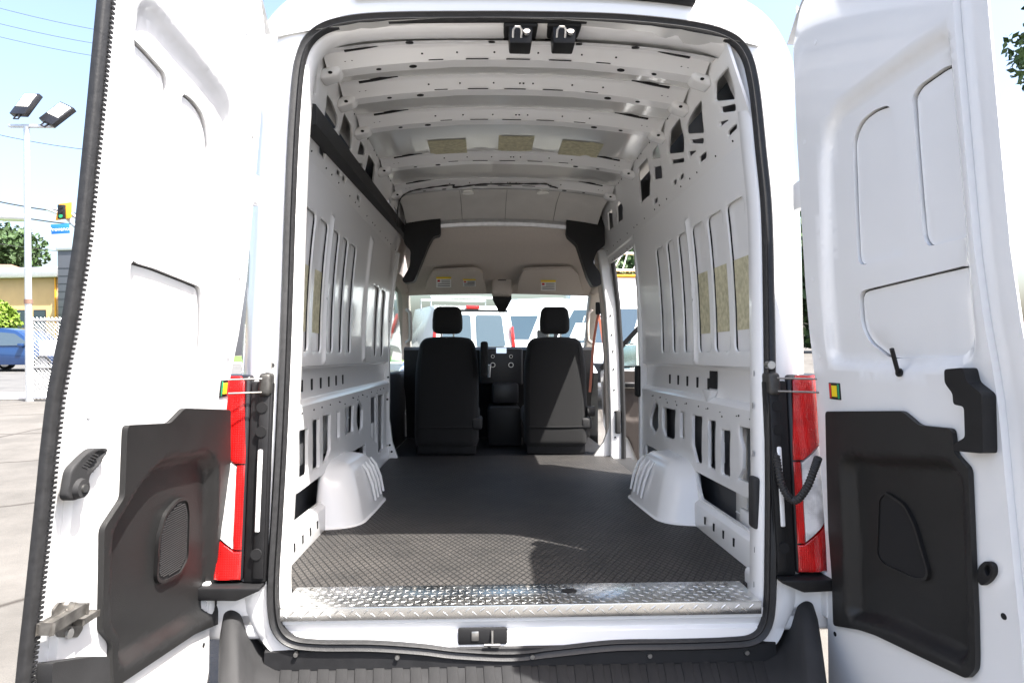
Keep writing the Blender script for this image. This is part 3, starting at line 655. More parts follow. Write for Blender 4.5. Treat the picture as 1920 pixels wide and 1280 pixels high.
for s in (-1, 1):
    UE = UED[s]
    f, h, d, n = door_fn(s)
    # outer shell and flange
    b = MB()
    zs = np.linspace(-.32, 1.93, 30)
    def topcut(u): return 1.93-.10*max(0, (.22-u)/.22)**2
    for w0, w1 in ((-.062, -.05),):
        b.loft([[f(u, min(z, topcut(u)), w0-.02*math.sin(min(1, max(0, u/UE))*math.pi)+(.045*max(0, (u-.60)/(UE-.60)))) for z in zs] for u in np.linspace(-.03, UE+.004, 16)], closed=False)
    door = b.build('rear_door', 'white_paint', van, 60)
    b = MB(); b.loft([[f(u, z, w) for z in zs] for u, w in ((UE-.085, -.026), (UE-.07, -.016), (UE-.02, -.012), (UE+.004, -.012), (UE+.004, -.017))], closed=False)
    b.loft([[f(u, z, w) for z in zs] for u, w in ((-.03, -.062), (-.03, -.04), (.0, -.02), (.02, -.012))], closed=False)
    b.loft([[f(u, topcut(u)-.0, w) for u in np.linspace(-.03, UE, 12)] for w in (-.062, 0)], closed=False); b.loft([[f(u, -.32, w) for u in np.linspace(-.03, UE, 12)] for w in (-.062, 0)], closed=False)
    b.build('door_edge', 'white_paint', door, 50)
    # inner sheet with openings
    if s < 0:
        A = [(236, 72), (262, 71), (290, 100), (322, 138), (326, 160), (318, 300), (302, 450), (236, 428)]
        Bp = [(352, 172), (372, 186), (393, 215), (403, 262), (400, 360), (389, 488), (327, 466), (338, 330)]
        Cp = [(236, 484), (300, 503), (386, 538), (388, 560), (384, 690), (330, 720), (236, 700)]
        hand = (168, 888); trimp = [(240, 797), (320, 793), (347, 765), (433, 768), (431, 1000), (420, 1165), (366, 1188), (214, 1290), (212, 1205), (193, 1182), (196, 990), (234, 932), (237, 860)]
        pock = [(262, 905), (300, 858), (335, 846), (398, 842), (413, 870), (412, 1150), (366, 1172), (225, 1262), (224, 1200), (206, 1180), (208, 998)]
        spk = [(296, 1082), (300, 1010), (312, 966), (334, 940), (350, 938), (354, 960), (352, 1045), (338, 1072), (306, 1088)]
        edge_px = 1
    else:
        A = [(1590, 262), (1604, 226), (1630, 205), (1655, 197), (1664, 208), (1686, 455), (1684, 478), (1600, 499), (1594, 380)]
        Bp = [(1700, 180), (1712, 160), (1762, 124), (1785, 120), (1800, 140), (1814, 442), (1730, 462), (1721, 446)]
        Cp = [(1601, 546), (1814, 494), (1818, 640), (1800, 668), (1660, 672), (1620, 640), (1606, 610)]
        trimp = [(1547, 771), (1690, 770), (1722, 797), (1783, 803), (1789, 850), (1815, 878), (1817, 920), (1828, 1255), (1812, 1272), (1640, 1190), (1610, 1180), (1562, 1172), (1553, 1000)]
        pock = [(1572, 862), (1588, 846), (1620, 850), (1780, 858), (1804, 890), (1806, 930), (1815, 1240), (1806, 1252), (1645, 1176), (1615, 1166), (1585, 1160)]
        spk = [(1650, 935), (1660, 926), (1695, 950), (1712, 985), (1737, 1068), (1734, 1082), (1715, 1082), (1658, 1056), (1646, 1040)]
    WI = -.008
    hA, hB, hC = [fillet(dpoly(s, q, WI), .03, 3) for q in (A, Bp, Cp)]
    lim = UE-.073
    out = [(.012, -.30), (lim, -.30), (lim, 1.915), (.20, 1.915), (.07, 1.87), (.012, 1.78)]
    def clip_u(q): return [(min(max(u, .04), lim-.03), v) for u, v in q]
    hA, hB, hC = clip_u(hA), clip_u(hB), clip_u(hC)
    rp = [(236, 40), (250, 26), (268, 14), (290, 20), (322, 62), (370, 118), (412, 172), (431, 215), (434, 300), (428, 560), (420, 690), (236, 706)] if s < 0 else [(1560, 680), (1550, 560), (1546, 320), (1552, 250), (1572, 205), (1630, 160), (1710, 104), (1760, 72), (1792, 66), (1818, 92), (1824, 400), (1828, 676), (1700, 690)]
    rec = clip_u(fillet(dpoly(s, rp, WI), .05, 4))
    rec = [(min(u, lim-.012), v) for u, v in rec]
    emb = [(rec, -.022, .034)]
    ip = panel('inner_panel', 'white_paint', door, fillet(out, .03, 3), [hA, hB, hC, inset(fillet(dpoly(s, pock, .014), .03, 4), -.003)], emb, .045, .03, lambda u, v, w: f(u, v, w), 40, .004)
    # blanking sheets sunk behind the openings, with a fine gap all round
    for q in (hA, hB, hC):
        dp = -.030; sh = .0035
        panel('gap_shade', 'dark', door, inset(q, -.002), [inset(q, .012)], (), .002, .05, lambda u, v, w, dp=dp: f(u, v, w+dp-.005), 40, 0)  # dark ring stands in for shade in the gap round the blank
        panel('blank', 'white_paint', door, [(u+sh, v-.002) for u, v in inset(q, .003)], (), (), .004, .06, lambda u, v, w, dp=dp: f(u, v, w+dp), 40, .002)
    # moulded black trim with map pocket and speaker
    tp_, pk = fillet(dpoly(s, trimp, .014), .012, 3), fillet(dpoly(s, pock, .014), .03, 4)
    sp = fillet(dpoly(s, spk, -.012), .015, 3)
    rim = inset(sp, -.008)
    tr = panel('door_trim', 'trim_plastic', door, tp_, (), [(inset(pk, .020), -.034, .034)], .013, .0125, lambda u, v, w: f(u, v, w+.014), 50, .005)
    bz = panel('speaker_bezel', 'trim_plastic', tr, inset(sp, -.009), [inset(sp, -.001)], (), .012, .01, lambda u, v, w: f(u, v, w-.010), 50, .003)
    panel('speaker_cloth', 'dark', bz, inset(sp, -.002), (), (), .003, .03, lambda u, v, w: f(u, v, w-.0145), 50, .001)
    b = MB(); lo = np.array(sp).min(0); hi = np.array(sp).max(0)
    v = lo[1]+.004
    while v < hi[1]:
        us = [u for u in np.linspace(lo[0], hi[0], 40)]; pts = np.array([(u, v) for u in us]); k = sdf(pts, sp) > .006
        if k.any():
            ua, ub = pts[k][0][0], pts[k][-1][0]
            if ub-ua > .01: b.tube([f(ua, v, -.0135), f(ub, v, -.0135)], .0020, 5)
        v += .0062
    if s < 0: b.build('speaker_grille', 'grey_plastic', tr, 60)
    else: b.bm.free()
    for u, v in ((.06, 1.45), (.06, 1.02), (.05, .78), (.05, -.08), (.60, -.16), (.35, 1.80), (.665, .66), (.665, .22), (.15, 1.72), (.30, -.2)):
        q = MB(); q.cyl(f(u, v, -.002), f(u, v, .0015), .007, 14); q.build('plug', 'inner_paint' if v > .5 else 'dark', ip)
    # emergency-release sticker square
    c = [(411, 728, 433), (1566, 733, 0)][0 if s < 0 else 1]
    cu, cv = dpx(s, 421 if s < 0 else 1565, 728 if s < 0 else 733, .002)
    def bx(name, u0, v0, u1, v1, w0, w1, m, par=door):
        q = MB(); q.box((u0, v0, w0), (u1, v1, w1), .0008, 1, lambda p: f(p.x, p.y, p.z)); return q.build(name, m, par)
    stk = bx('release_sticker', cu-.028, cv-.025, cu+.028, cv+.025, -.002, .003, 'dark_panel')
    bx('sticker_field', cu-.012, cv-.017, cu+.014, cv+.017, .003, .005, 'yellow', stk)
    bx('sticker_field', cu-.025, cv-.022, cu-.015, cv+.022, .003, .0045, 'red', stk); bx('sticker_field', cu+.017, cv-.022, cu+.025, cv+.022, .003, .0045, 'green', stk)
    # weather strip along the free edge
    zz = np.linspace(-.32, 1.93, 60); b = MB()
    if s < 0: b.tube([f(UE-.004, z, -.012) for z in zz], 0, prof=fillet([(-.014, -.008), (.014, -.008), (.014, .008), (.0, .014), (-.014, .008)], .004, 2), up=tuple(n))
    if s < 0: ws = b.build('door_weather_strip', 'rubber', door, 40)
    b = MB(); zz = np.arange(-.31, 1.9, .0095)
    for z in zz if s < 0 else (): b.box((UE-.016, z, -.002), (UE-.004, z+.005, .0030), 0, 1, lambda p: f(p.x, p.y, p.z))
    if s < 0: b.build('strip_lugs', 'rubber', door, 0)['kind'] = 'stuff'
    # hinges on the pillar side
    for z in (.05, 1.30):
        q = MB(); q.box((-.045, z-.045, -.03), (.02, z+.045, .0), .006, 2, lambda p: f(p.x, p.y, p.z)); q.build('hinge', 'white_paint', door)
    if s < 0:
        # lever handle
        cu, cv = dpx(s, 150, 915, .02); tu, tv = dpx(s, 196, 846, .02)
        lev = panel('lever_handle', 'grey_plastic', door, fillet(dpoly(s, [(128, 930), (136, 880), (160, 855), (178, 840), (207, 840), (198, 858), (182, 880), (172, 890), (168, 920), (150, 937), (133, 938)], .02), .012, 4), (), [(fillet(dpoly(s, [(166, 872), (186, 846), (200, 848), (180, 880)], .02), .006, 2), -.006, .006)], .016, .010, lambda u, v, w: f(u, v, w+.018), 50, .006)
        q = MB(); q.cyl(f(cu, cv, .016), f(cu, cv, .028), .021, 24, .018); q.build('handle_hub', 'grey_plastic', lev)
        q = MB(); q.cyl(f(cu, cv, .028), f(cu, cv, .032), .008, 12); q.build('handle_screw', 'steel', lev)
        for k in range(6):
            t_ = (k+.5)/6; a_, b_ = dpx(s, 166+t_*24-3, 876-t_*28, .03), dpx(s, 166+t_*24+7, 880-t_*28, .03)
            q = MB(); q.tube([f(*a_, .0165), f(*b_, .0165)], .0025, 6); q.build('grip_rib', 'grey_plastic', lev)
        # latch
        plate = panel('latch_plate', 'dull_steel', door, fillet(dpoly(s, [(112, 1128), (146, 1128), (156, 1142), (156, 1178), (146, 1194), (112, 1194), (102, 1178), (102, 1142)], .004), .004, 2), (), (), .006, .02, lambda u, v, w: f(u, v, w+.004), 40, .002)
        a_, b_ = dpx(s, 88, 1173, .02), dpx(s, 152, 1146, .02)
        q = MB(); q.box((min(a_[0], b_[0]), a_[1], .004), (max(a_[0], b_[0]), b_[1], .030), .006, 2, lambda p: f(p.x, p.y, p.z)); q.build('latch_case', 'dull_steel', plate)
        a_, b_ = dpx(s, 152, 1170, .02), dpx(s, 181, 1152, .02)
        q = MB(); q.box((min(a_[0], b_[0]), a_[1]+.008, .006), (max(a_[0], b_[0]), b_[1], .024), .003, 2, lambda p: f(p.x, p.y, p.z)); q.box((min(a_[0], b_[0]), a_[1], .006), (max(a_[0], b_[0])-.01, a_[1]+.005, .024), .002, 2, lambda p: f(p.x, p.y, p.z)); q.build('latch_claw', 'dull_steel', plate)
        for py in (1136, 1187):
            c_ = dpx(s, 130, py, .006); q = MB(); q.cyl(f(*c_, .004), f(*c_, .009), .010, 14); q.build('latch_rivet', 'steel', plate)
        q = panel('lower_latch_cover', 'grey_plastic', door, fillet(dpoly(s, [(98, 1242), (175, 1230), (206, 1230), (208, 1300), (98, 1300)], .03), .008, 2), (), (), .03, .02, lambda u, v, w: f(u, v, w+.03), 40, .005)
    else:
        q = panel('grab_bracket', 'black_plastic', door, fillet(dpoly(s, [(1770, 692), (1806, 689), (1812, 716), (1840, 738), (1843, 850), (1788, 845), (1787, 832), (1809, 820), (1807, 762), (1787, 758), (1786, 738), (1771, 718)], .034), .008, 3), (), (), .034, .012, lambda u, v, w: f(u, v, w+.034), 40, .006)
        a_, b_ = dpx(s, 1672, 654, .03), dpx(s, 1681, 698, .01)
        q = MB(); q.cyl(f(a_[0], a_[1], .03), f(b_[0], b_[1], .006), .0055, 10); q.cyl(f(b_[0], b_[1], .0), f(b_[0], b_[1], .006), .011, 12); q.build('lock_rod', 'black_plastic', door)
        kn = panel('knob_bezel', 'black_plastic', door, fillet(dpoly(s, [(1836, 1062), (1850, 1050), (1864, 1056), (1866, 1074), (1856, 1090), (1842, 1098), (1834, 1086)], .008), .014, 4), [fillet(dpoly(s, [(1846, 1064), (1856, 1056), (1862, 1068), (1854, 1082)], .008), .008, 3)], (), .016, .012, lambda u, v, w: f(u, v, w+.012), 50, .003)
        c_ = dpx(s, 1854, 1068, 0); q = MB(); q.cyl(f(*c_, .0), f(*c_, .002), .018, 14); q.build('knob_well', 'dark', kn)
        a_ = dpx(s, 1900, 1131, -.02); q = MB(); q.box((a_[0]-.03, a_[1]-.012, -.03), (UE+.014, a_[1]+.012, -.018), .004, 2, lambda p: f(p.x, p.y, p.z)); q.build('edge_latch', 'dull_steel', door)
        e_ = fillet(dpoly(s, [(1828, 915), (1870, 915), (1872, 1002), (1832, 1000)], 0), .012, 3)

# ---------------------------------------------------------------- latch strikers under the roof header
for px in (975, 1055):
    p = aty(px, 72, .22)
    b = MB(); b.box((p.x-.06, p.y-.06, p.z+.012), (p.x+.06, p.y+.05, p.z+.03), .008, 3); hb = b.build('latch_hook', 'black_plastic', van)
    b = MB(); b.prism([(p.x-.042, p.z+.022), (p.x+.042, p.z+.022), (p.x+.038, p.z-.045), (p.x-.038, p.z-.045)], 'y', p.y-.055, p.y+.03, .006); b.build('hook_body', 'black_plastic', hb)
    b = MB(); b.tube([(p.x-.027, p.y-.055, p.z-.025), (p.x-.027, p.y-.075, p.z-.008), (p.x-.02, p.y-.078, p.z), (p.x-.004, p.y-.078, p.z), (p.x+.002, p.y-.075, p.z-.008), (p.x+.002, p.y-.055, p.z-.025)], .0042, 8); b.cyl((p.x+.02, p.y-.06, p.z-.012), (p.x+.02, p.y-.07, p.z-.008), .011, 14); b.build('hook_loop', 'steel', hb)
# header panel between the jamb and the first bow
b = MB(); b.loft([[(x, .245, 1.914-.05*(abs(x)/.72)**3), (x, .27, 1.926-.05*(abs(x)/.72)**3), (x, .30, 1.932-.055*(abs(x)/.72)**3), (x, .34, 1.944-.06*(abs(x)/.72)**3)] for x in np.linspace(-.74, .74, 25)], closed=False); hd = b.build('rear_header', 'inner_paint', van, 40)
for x, w in ((-.40, .03), (-.10, .025), (.22, .025), (.43, .03)): share('hole', disc_me, hd, (x, .285, 1.9285-.05*(abs(x)/.72)**3), (R(12), 0, 0), (w, w, .004))

# ================================================================== CAB
# white liner panel, steel lip, tan headliner
b = MB(); b.loft([[(x, 2.26, zroof(x, 0)+.0), (x, 2.5, zroof(x, 0)-.02), (x, 2.74, zroof(x, 0)-.10)] for x in np.linspace(-.71, .71, 17)], closed=False); ln = b.build('front_liner', 'liner', van)
for x in (-.30, .02, .38):
    q = MB(); q.tube([(x, 2.27, zroof(x, 0)-.001), (x, 2.5, zroof(x, 0)-.021), (x, 2.735, zroof(x, 0)-.099)], .0018, 6); q.build('liner_seam', 'dull_steel', ln)
zl2 = lambda x: zroof(x, 0)-.105
b = MB(); b.loft([[(x, 2.735, zl2(x)+.012), (x, 2.72, zl2(x)-.02), (x, 2.73, zl2(x)-.045), (x, 2.76, zl2(x)-.05)] for x in np.linspace(-.56, .56, 17)], closed=False); b.build('liner_lip', 'galv', van)
b = MB(); loops = []
for k in range(17):
    t = k/16*2-1
    loops.append([(t*.56, 2.74, zl2(t*.56)-.045), (t*.60, 2.78, zl2(t*.56)-.10), (t*.66, 2.95, 1.64-.03*t*t), (t*.74, 3.2, 1.545-.03*t*t), (t*.80, 3.5, 1.46-.04*t*t), (t*.84, 3.68, 1.385-.03*t*t), (t*.85, 3.75, 1.345-.02*t*t)])
b.loft(loops, closed=False); hl = b.build('headliner', 'tan', van, 60)
VIS_L, VIS_R = [(796, 551), (800, 530), (812, 508), (892, 505), (905, 512), (912, 551)], [(970, 551), (972, 530), (982, 506), (1072, 503), (1084, 514), (1094, 551)]
VP0 = Vector((0, 3.16, 1.50)); VT = Vector((0, .45, -.185)).normalized(); VN = Vector((0, -.185, -.45)).normalized()
def vis_fn(u, v, w): q = VP0+VT*v+VN*w; return (u, q.y, q.z)
def vpx(px, py, w=0): p = atp(px, py, VP0+VN*w, VN); return (p.x, (p-VP0).dot(VT))
for vp in (VIS_L, VIS_R):
    vz = panel('sun_visor', 'tan', van, fillet([vpx(*q) for q in vp], .03, 4), (), (), .022, .03, vis_fn, 50, .008)
    stick = ((832, 529, 14, 10), (880, 530, 12, 7)) if vp is VIS_L else ((1028, 535, 14, 10),)
    for cx, cy, hw, hh in stick:
        def lab(name, m, x0, y0, x1, y1, w, par):
            q = MB(); q.poly([vis_fn(*vpx(x, y, w), w) for x, y in ((x0, y0), (x1, y0), (x1, y1), (x0, y1))]); return q.build(name, m, par, 0)
        lb = lab('warning_label', 'white_sign', cx-hw, cy-hh, cx+hw, cy+hh, .002, vz)
        lab('label_band', 'yellow', cx-hw, cy-hh, cx+hw, cy-hh*.62, .004, lb); lab('label_symbol', 'red', cx-hw*.85, cy-hh*.45, cx-hw*.5, cy-hh*.05, .004, lb)
        for k in range(4): lab('label_print', 'grey_plastic', cx-hw*(.3 if k < 2 else .8), cy-hh*.4+k*hh*.35, cx+hw*.85, cy-hh*.4+k*hh*.35+1.2, .004, lb)
p = aty(941, 535, 3.58); b = MB(); b.box((p.x-.09, 3.52, p.z-.09), (p.x+.09, 3.7, p.z+.07), .03, 3); oc = b.build('overhead_console', 'tan', van)
b = MB(); b.box((p.x-.035, 3.515, p.z+.035), (p.x+.035, 3.525, p.z+.043)); b.build('console_slot', 'dark', oc, 0)
p0 = aty(941, 558, 3.75); b = MB(); b.loft([[(p0.x+x*k, y, z) for x in (-1, -.6, .6, 1)] for k, y, z in ((.085, 3.70, p0.z+.02), (.085, 3.70, p0.z-.02), (.06, 3.72, p0.z-.07), (.03, 3.74, p0.z-.125), (.02, 3.78, p0.z-.13))], closed=False); b.loft([[(p0.x-.085, 3.7, p0.z+.02), (p0.x+.085, 3.7, p0.z+.02)], [(p0.x-.085, 3.8, p0.z+.02), (p0.x+.085, 3.8, p0.z+.02)]], closed=False); b.build('mirror_mount', 'black_plastic', van)
# black corner shelves where the cargo wall meets the headliner
for s, q in ((-1, [(762, 385), (790, 376), (800, 384), (826, 402), (826, 440), (812, 443), (802, 462), (776, 528), (757, 530), (754, 524), (768, 500), (770, 470), (757, 455)]),
             (1, [(1062, 405), (1083, 404), (1108, 378), (1132, 388), (1135, 460), (1120, 470), (1112, 492), (1126, 512), (1128, 534), (1112, 538), (1102, 520), (1082, 458), (1062, 440)])):
    pts = [aty(px, py, 2.70) for px, py in q]
    panel('corner_shelf', 'black_plastic', van, fillet([(p.x, p.z) for p in pts], .02, 3), (), (), .10, .03, lambda u, v, w: (u, 2.70-w, v), 50, .012)
for s in (-1, 1):
    b = MB(); b.loft([[(s*.90, y, 1.34), (s*.86, y, 1.5), (s*.78, y, 1.72), (s*.70, y, 1.9)] for y in (2.93, 3.3, 3.85)], closed=False); b.build('cab_side_lining', 'tan', van)
# harness along the last bow and two dome lamps
P = catmull([aty(px, py+5, 2.14) for px, py in ((745, 420), (748, 375), (765, 356), (800, 348), (850, 342), (851, 347), (900, 341), (960, 340), (1020, 340), (1030, 343), (1046, 348))], 6, False)
b = MB(); b.tube(P, [.005+.0015*math.sin(k*2.1) for k in range(len(P))], 8); b.build('wiring_harness', 'rubber', van)
for px in (877, 1018):
    p = aty(px, 361, 2.31); q = MB(); q.cyl((p.x, p.y, p.z+.02), (p.x, p.y, p.z-.006), .042, 20); q.build('dome_lamp', 'lamp', van)
# pillars
b = MB(); b.prism([(-.90, -.01), (-.80, -.01), (-.845, .12), (-.868, .30), (-.868, .9), (-.83, 1.30), (-.79, 1.58), (-.92, 1.62), (-.95, .9), (-.95, -.01)], 'y', 2.94, 3.0, .008); bp = b.build('center_pillar', 'inner_paint', van)
for z, x in ((.05, -.845), (.10, -.86), (.62, -.875), (.45, -.88), (.95, -.878), (1.05, -.872), (1.15, -.868)):
    q = MB(); q.cyl((x, 2.934, z), (x, 2.941, z), .008, 10); q.build('pillar_hole', 'dark', bp)
BPR = [Vector((.905, 3.0, -.05)), Vector((.905, 3.0, .25)), Vector((.89, 3.0, .8)), Vector((.865, 3.0, 1.2)), Vector((.81, 3.0, 1.62))]
b = MB(); b.tube(BPR, 0, prof=fillet([(-.055, -.06), (.055, -.06), (.055, .06), (-.055, .06)], .015, 3), up=(0, -1, 0)); bp2 = b.build('center_pillar', 'inner_paint', van, 50)
b = MB(); b.prism([(.86, -.012), (.72, -.012), (.80, .10), (.845, .22), (.86, .5)], 'y', 2.985, 3.03, .006); b.build('pillar_foot', 'inner_paint', bp2)
b = MB(); b.tube([Vector((p.x+.045, 2.93, p.z)) for p in BPR[:-1]]+[Vector((.86, 2.90, 1.56)), Vector((.85, 2.8, 1.585)), Vector((.85, 2.04, 1.585))], .018, 8); b.build('side_door_seal', 'rubber', van)
b = MB(); b.tube([Vector((p.x-.065, 3.02, p.z)) for p in BPR], 0, prof=[(-.012, -.03), (.012, -.03), (.012, .03), (-.012, .03)], up=(0, -1, 0)); b.build('pillar_trim', 'tan_light', van)
for z in (.15, .35, .52, .68, .82, .95, 1.10):
    q = MB(); t_ = float(np.interp(z, [p.z for p in BPR], [p.x for p in BPR])); q.cyl((t_-.02, 2.934, z), (t_-.02, 2.942, z), .007, 10); q.build('pillar_hole', 'dark', bp2)
q = MB(); q.box((.885, 2.915, .18), (.925, 2.945, .36), .01, 3); q.build('striker_cover', 'grey_plastic', bp2)
# right wall front edge, at the side door opening
b = MB(); b.tube([(.89, 2.03, -.02), (.89, 2.03, .75), (.88, 2.03, 1.2), (.858, 2.03, 1.50)], 0, prof=fillet([(-.035, -.02), (.05, -.02), (.05, .02), (-.035, .02)], .01, 2), up=(0, -1, 0)); b.box((.90, 2.02, -.4), (1.0, 2.05, 1.55)); sj = b.build('side_door_jamb', 'inner_paint', van)
p = atx(1205, 715, .86); b = MB(); b.box((.835, 2.0, p.z-.10), (.862, 2.075, p.z+.10), .012, 3); b.build('jamb_bumper', 'black_plastic', sj)
b = MB(); b.box((.86, 2.02, -.03), (1.02, 3.0, -.015), .004); b.build('side_step', 'grey_plastic', van)
# seat belts
b = MB(); b.tube([aty(1122, 586, 3.15), aty(1113, 640, 3.15), aty(1106, 735, 3.15)], 0, prof=[(-.010, -.002), (.010, -.002), (.010, .002), (-.010, .002)], up=(0, -1, 0)); b.tube([aty(1122, 586, 3.16), aty(1131, 640, 3.16), aty(1137, 680, 3.16)], 0, prof=[(-.010, -.002), (.010, -.002), (.010, .002), (-.010, .002)], up=(0, -1, 0)); b.build('seat_belt', 'belt', van)
q = MB(); p = aty(1121, 578, 3.15); q.box((p.x-.02, 3.13, p.z-.05), (p.x+.02, 3.16, p.z+.05), .008); q.build('belt_anchor', 'black_plastic', van)
# seats
def soft(name, m, parent, c, size, bev, fn=None, seg=4):
    b = MB(); b.box((-size[0]/2, -size[1]/2, -size[2]/2), (size[0]/2, size[1]/2, size[2]/2), bev, seg, None)
    bmesh.ops.subdivide_edges(b.bm, edges=[e for e in b.bm.edges if e.calc_length() > .12], cuts=5, use_grid_fill=True)
    for v in b.bm.verts:
        if fn: v.co = Vector(fn(v.co))
        v.co += Vector(c)
    return b.build(name, m, parent, 60)
for pxc, top, wide in ((837, 630, 1), (1043, 632, 1)):
    c = aty(pxc, 740, 3.08); xs_ = c.x
    seat = soft('front_seat', 'fabric', van, (xs_, 3.12, .50), (.51, .13, .88), .055, lambda v: (v.x*(1-.16*max(0, (v.z-.1)/.34)**2), v.y+.10*(v.z+.44)-.02*(1-(v.x/.25)**2), v.z-.02*(abs(v.x)/.25)**3*(1 if v.z > .2 else 0)))
    soft('headrest', 'fabric', seat, (xs_, 3.20, 1.075), (.245, .11, .225), .05, lambda v: (v.x*(1-.10*max(0, v.z/.11)), v.y, v.z))
    q = MB()
    for dx in (-.05, .05): q.cyl((xs_+dx, 3.20, .90), (xs_+dx, 3.20, 1.0), .007, 8)
    q.build('headrest_post', 'steel', seat)
    q = MB()
    for dx in (-.205, .205): q.tube([(xs_+dx*(1-.16*max(0, (z-.1)/.34)**2), 3.053+.10*(z+.44)+.0, .5+z) for z in np.linspace(-.30, .36, 12)], .005, 6)
    q.tube([(xs_+x, 3.030+.10*.16+.018*(x/.22)**2, .22) for x in np.linspace(-.22, .22, 9)], .005, 6); q.build('seam', 'fabric', seat)
    soft('seat_cushion', 'fabric', seat, (xs_, 3.40, .28), (.52, .50, .16), .05)
    b = MB(); b.box((xs_-.235, 3.09, .0), (xs_+.235, 3.60, .165), .012, 2); ped = b.build('seat_pedestal', 'black_plastic', seat)
    b = MB()
    for sx_ in (-.12, .10):
        for k in range(3): b.box((xs_+sx_-.06, 3.084, .06+k*.025), (xs_+sx_+.06, 3.092, .07+k*.025), .002)
    b.build('pedestal_louvre', 'dark', ped)
    b = MB(); b.tube([(xs_-.03, 3.085, .17), (xs_-.03, 3.075, .19), (xs_+.03, 3.075, .19), (xs_+.03, 3.085, .17)], .004, 6); b.build('seat_catch', 'dull_steel', seat)
    b = MB(); b.box((xs_+.20, 3.06, .20), (xs_+.285, 3.35, .29), .02, 3); b.build('recliner_cover', 'grey_plastic', seat)
    if pxc > 900:
        b = MB(); b.cyl((xs_+.25, 3.10, .34), (xs_+.31, 3.10, .34), .04, 16); b.build('recliner_knob', 'grey_plastic', seat)
# driver's inboard armrest, folded upright
p = aty(908, 670, 3.12); b = MB(); b.box((p.x-.03, 3.06, .62), (p.x+.03, 3.2, .90), .02, 3); b.build('armrest', 'fabric', van)
# dashboard
b = MB(); dl = []
for x, cz in ((-.88, 0), (-.5, 0), (-.17, .0), (-.15, .0), (.16, .0), (.18, .0), (.5, 0), (.88, 0)):
    o = 0 if abs(x) < .17 else .04
    dl.append([(x, 4.55, .80), (x, 4.2, .86), (x, 3.92+o, .868), (x, 3.86+o, .84), (x, 3.87+o, .70), (x, 3.90+o, .50), (x, 4.0+o, .40), (x, 4.1, .25), (x, 4.15, .0)])
b.loft(dl, closed=False); dash = b.build('dashboard', 'black_plastic', van, 40)
p = aty(940, 660, 3.85)
b = MB(); b.box((p.x-.20, 3.835, p.z-.30), (p.x+.20, 3.9, p.z+.035), .02, 3); cs = b.build('center_stack', 'dark_panel', dash)
p = aty(940, 657, 3.83); q = MB(); q.box((p.x-.047, 3.828, p.z-.025), (p.x+.047, 3.838, p.z+.025), .003); q.build('display', 'screen', cs)
for px, py, r in ((924, 668, .016), (958, 668, .016), (924, 684, .023), (958, 684, .023)):
    p = aty(px, py, 3.83); q = MB(); q.cyl((p.x, 3.84, p.z), (p.x, 3.815, p.z), r, 20); kn = q.build('dial', 'steel', cs); q = MB(); q.cyl((p.x, 3.816, p.z), (p.x, 3.81, p.z), r*.78, 20); q.build('dial_face', 'black_plastic', kn)
q = MB(); q.box((.17, 3.86, .62), (.30, 3.9, .76), .01); q.build('glove_cubby', 'dark', dash)
b = MB(); b.prism([(-.11, .0), (.19, .0), (.19, .30), (.17, .34), (-.09, .34), (-.11, .30)], 'y', 3.55, 4.1, .02); ce = b.build('center_console', 'black_plastic', van)
b = MB(); b.box((-.07, 3.70, .36), (.17, 4.0, .54), .02); b.build('console_bin', 'dark_panel', ce)
p = aty(917, 690, 3.7); q = MB(); q.cyl((p.x, 3.72, p.z-.08), (p.x, 3.70, p.z+.03), .012, 10, .02); q.build('gear_lever', 'galv', ce)
b = MB(); b.box((-.88, 3.02, -.018), (.88, 4.2, -.004)); b.build('cab_floor', 'black_plastic', van)
# windscreen, pillars, cab sides
b = MB(); b.loft([[(x*.86, 3.76, 1.345), (x*.90, 4.15, 1.09), (x*.93, 4.55, .80)] for x in np.linspace(-1, 1, 9)], closed=False); b.build('windscreen', 'glass', van, 60)
for s in (-1, 1):
    b = MB(); b.tube([(s*.86, 3.70, 1.38), (s*.88, 3.95, 1.23), (s*.91, 4.25, 1.03), (s*.94, 4.6, .78)], 0, prof=fillet([(-.05, -.05), (.05, -.05), (.05, .05), (-.05, .05)], .02, 3), up=(0, -1, 0)); ap = b.build('windscreen_pillar', 'tan_light', van, 60)
    b = MB(); b.tube([(s*.835, 3.72, 1.20), (s*.80, 3.70, 1.17), (s*.795, 3.72, 1.02), (s*.80, 3.74, .93), (s*.84, 3.76, .90)], .016, 10); b.build('grab_handle', 'tan_light', ap)
    b = MB(); b.tube([(s*.845, 3.05, 1.40), (s*.86, 3.4, 1.42), (s*.86, 3.72, 1.37)], .05, 10); b.build('cab_rail', 'tan_light', van)
b = MB(); b.box((-.99, 3.0, -.35), (-.90, 4.2, .64), .02, 2); fd = b.build('driver_door', 'black_plastic', van)
b = MB(); b.loft([[(-.95, 3.02, .64), (-.95, 4.3, .64)], [(-.87, 3.02, 1.36), (-.87, 3.75, 1.36)]], closed=False); b.build('door_glass', 'tint', fd, 0)
b = MB(); b.loft([[(x, 4.25, .62), (x, 4.6, .72), (x, 5.1, .58), (x, 5.45, .30), (x, 5.5, -.3)] for x in np.linspace(-.98, .98, 9)], closed=False)
for s in (-1, 1): b.poly([(s*.98, 4.25, .62), (s*.98, 4.6, .72), (s*.98, 5.1, .58), (s*.98, 5.45, .30), (s*.98, 5.5, -.3), (s*.98, 4.25, -.3)])
b.build('front_body', 'white_paint', van)
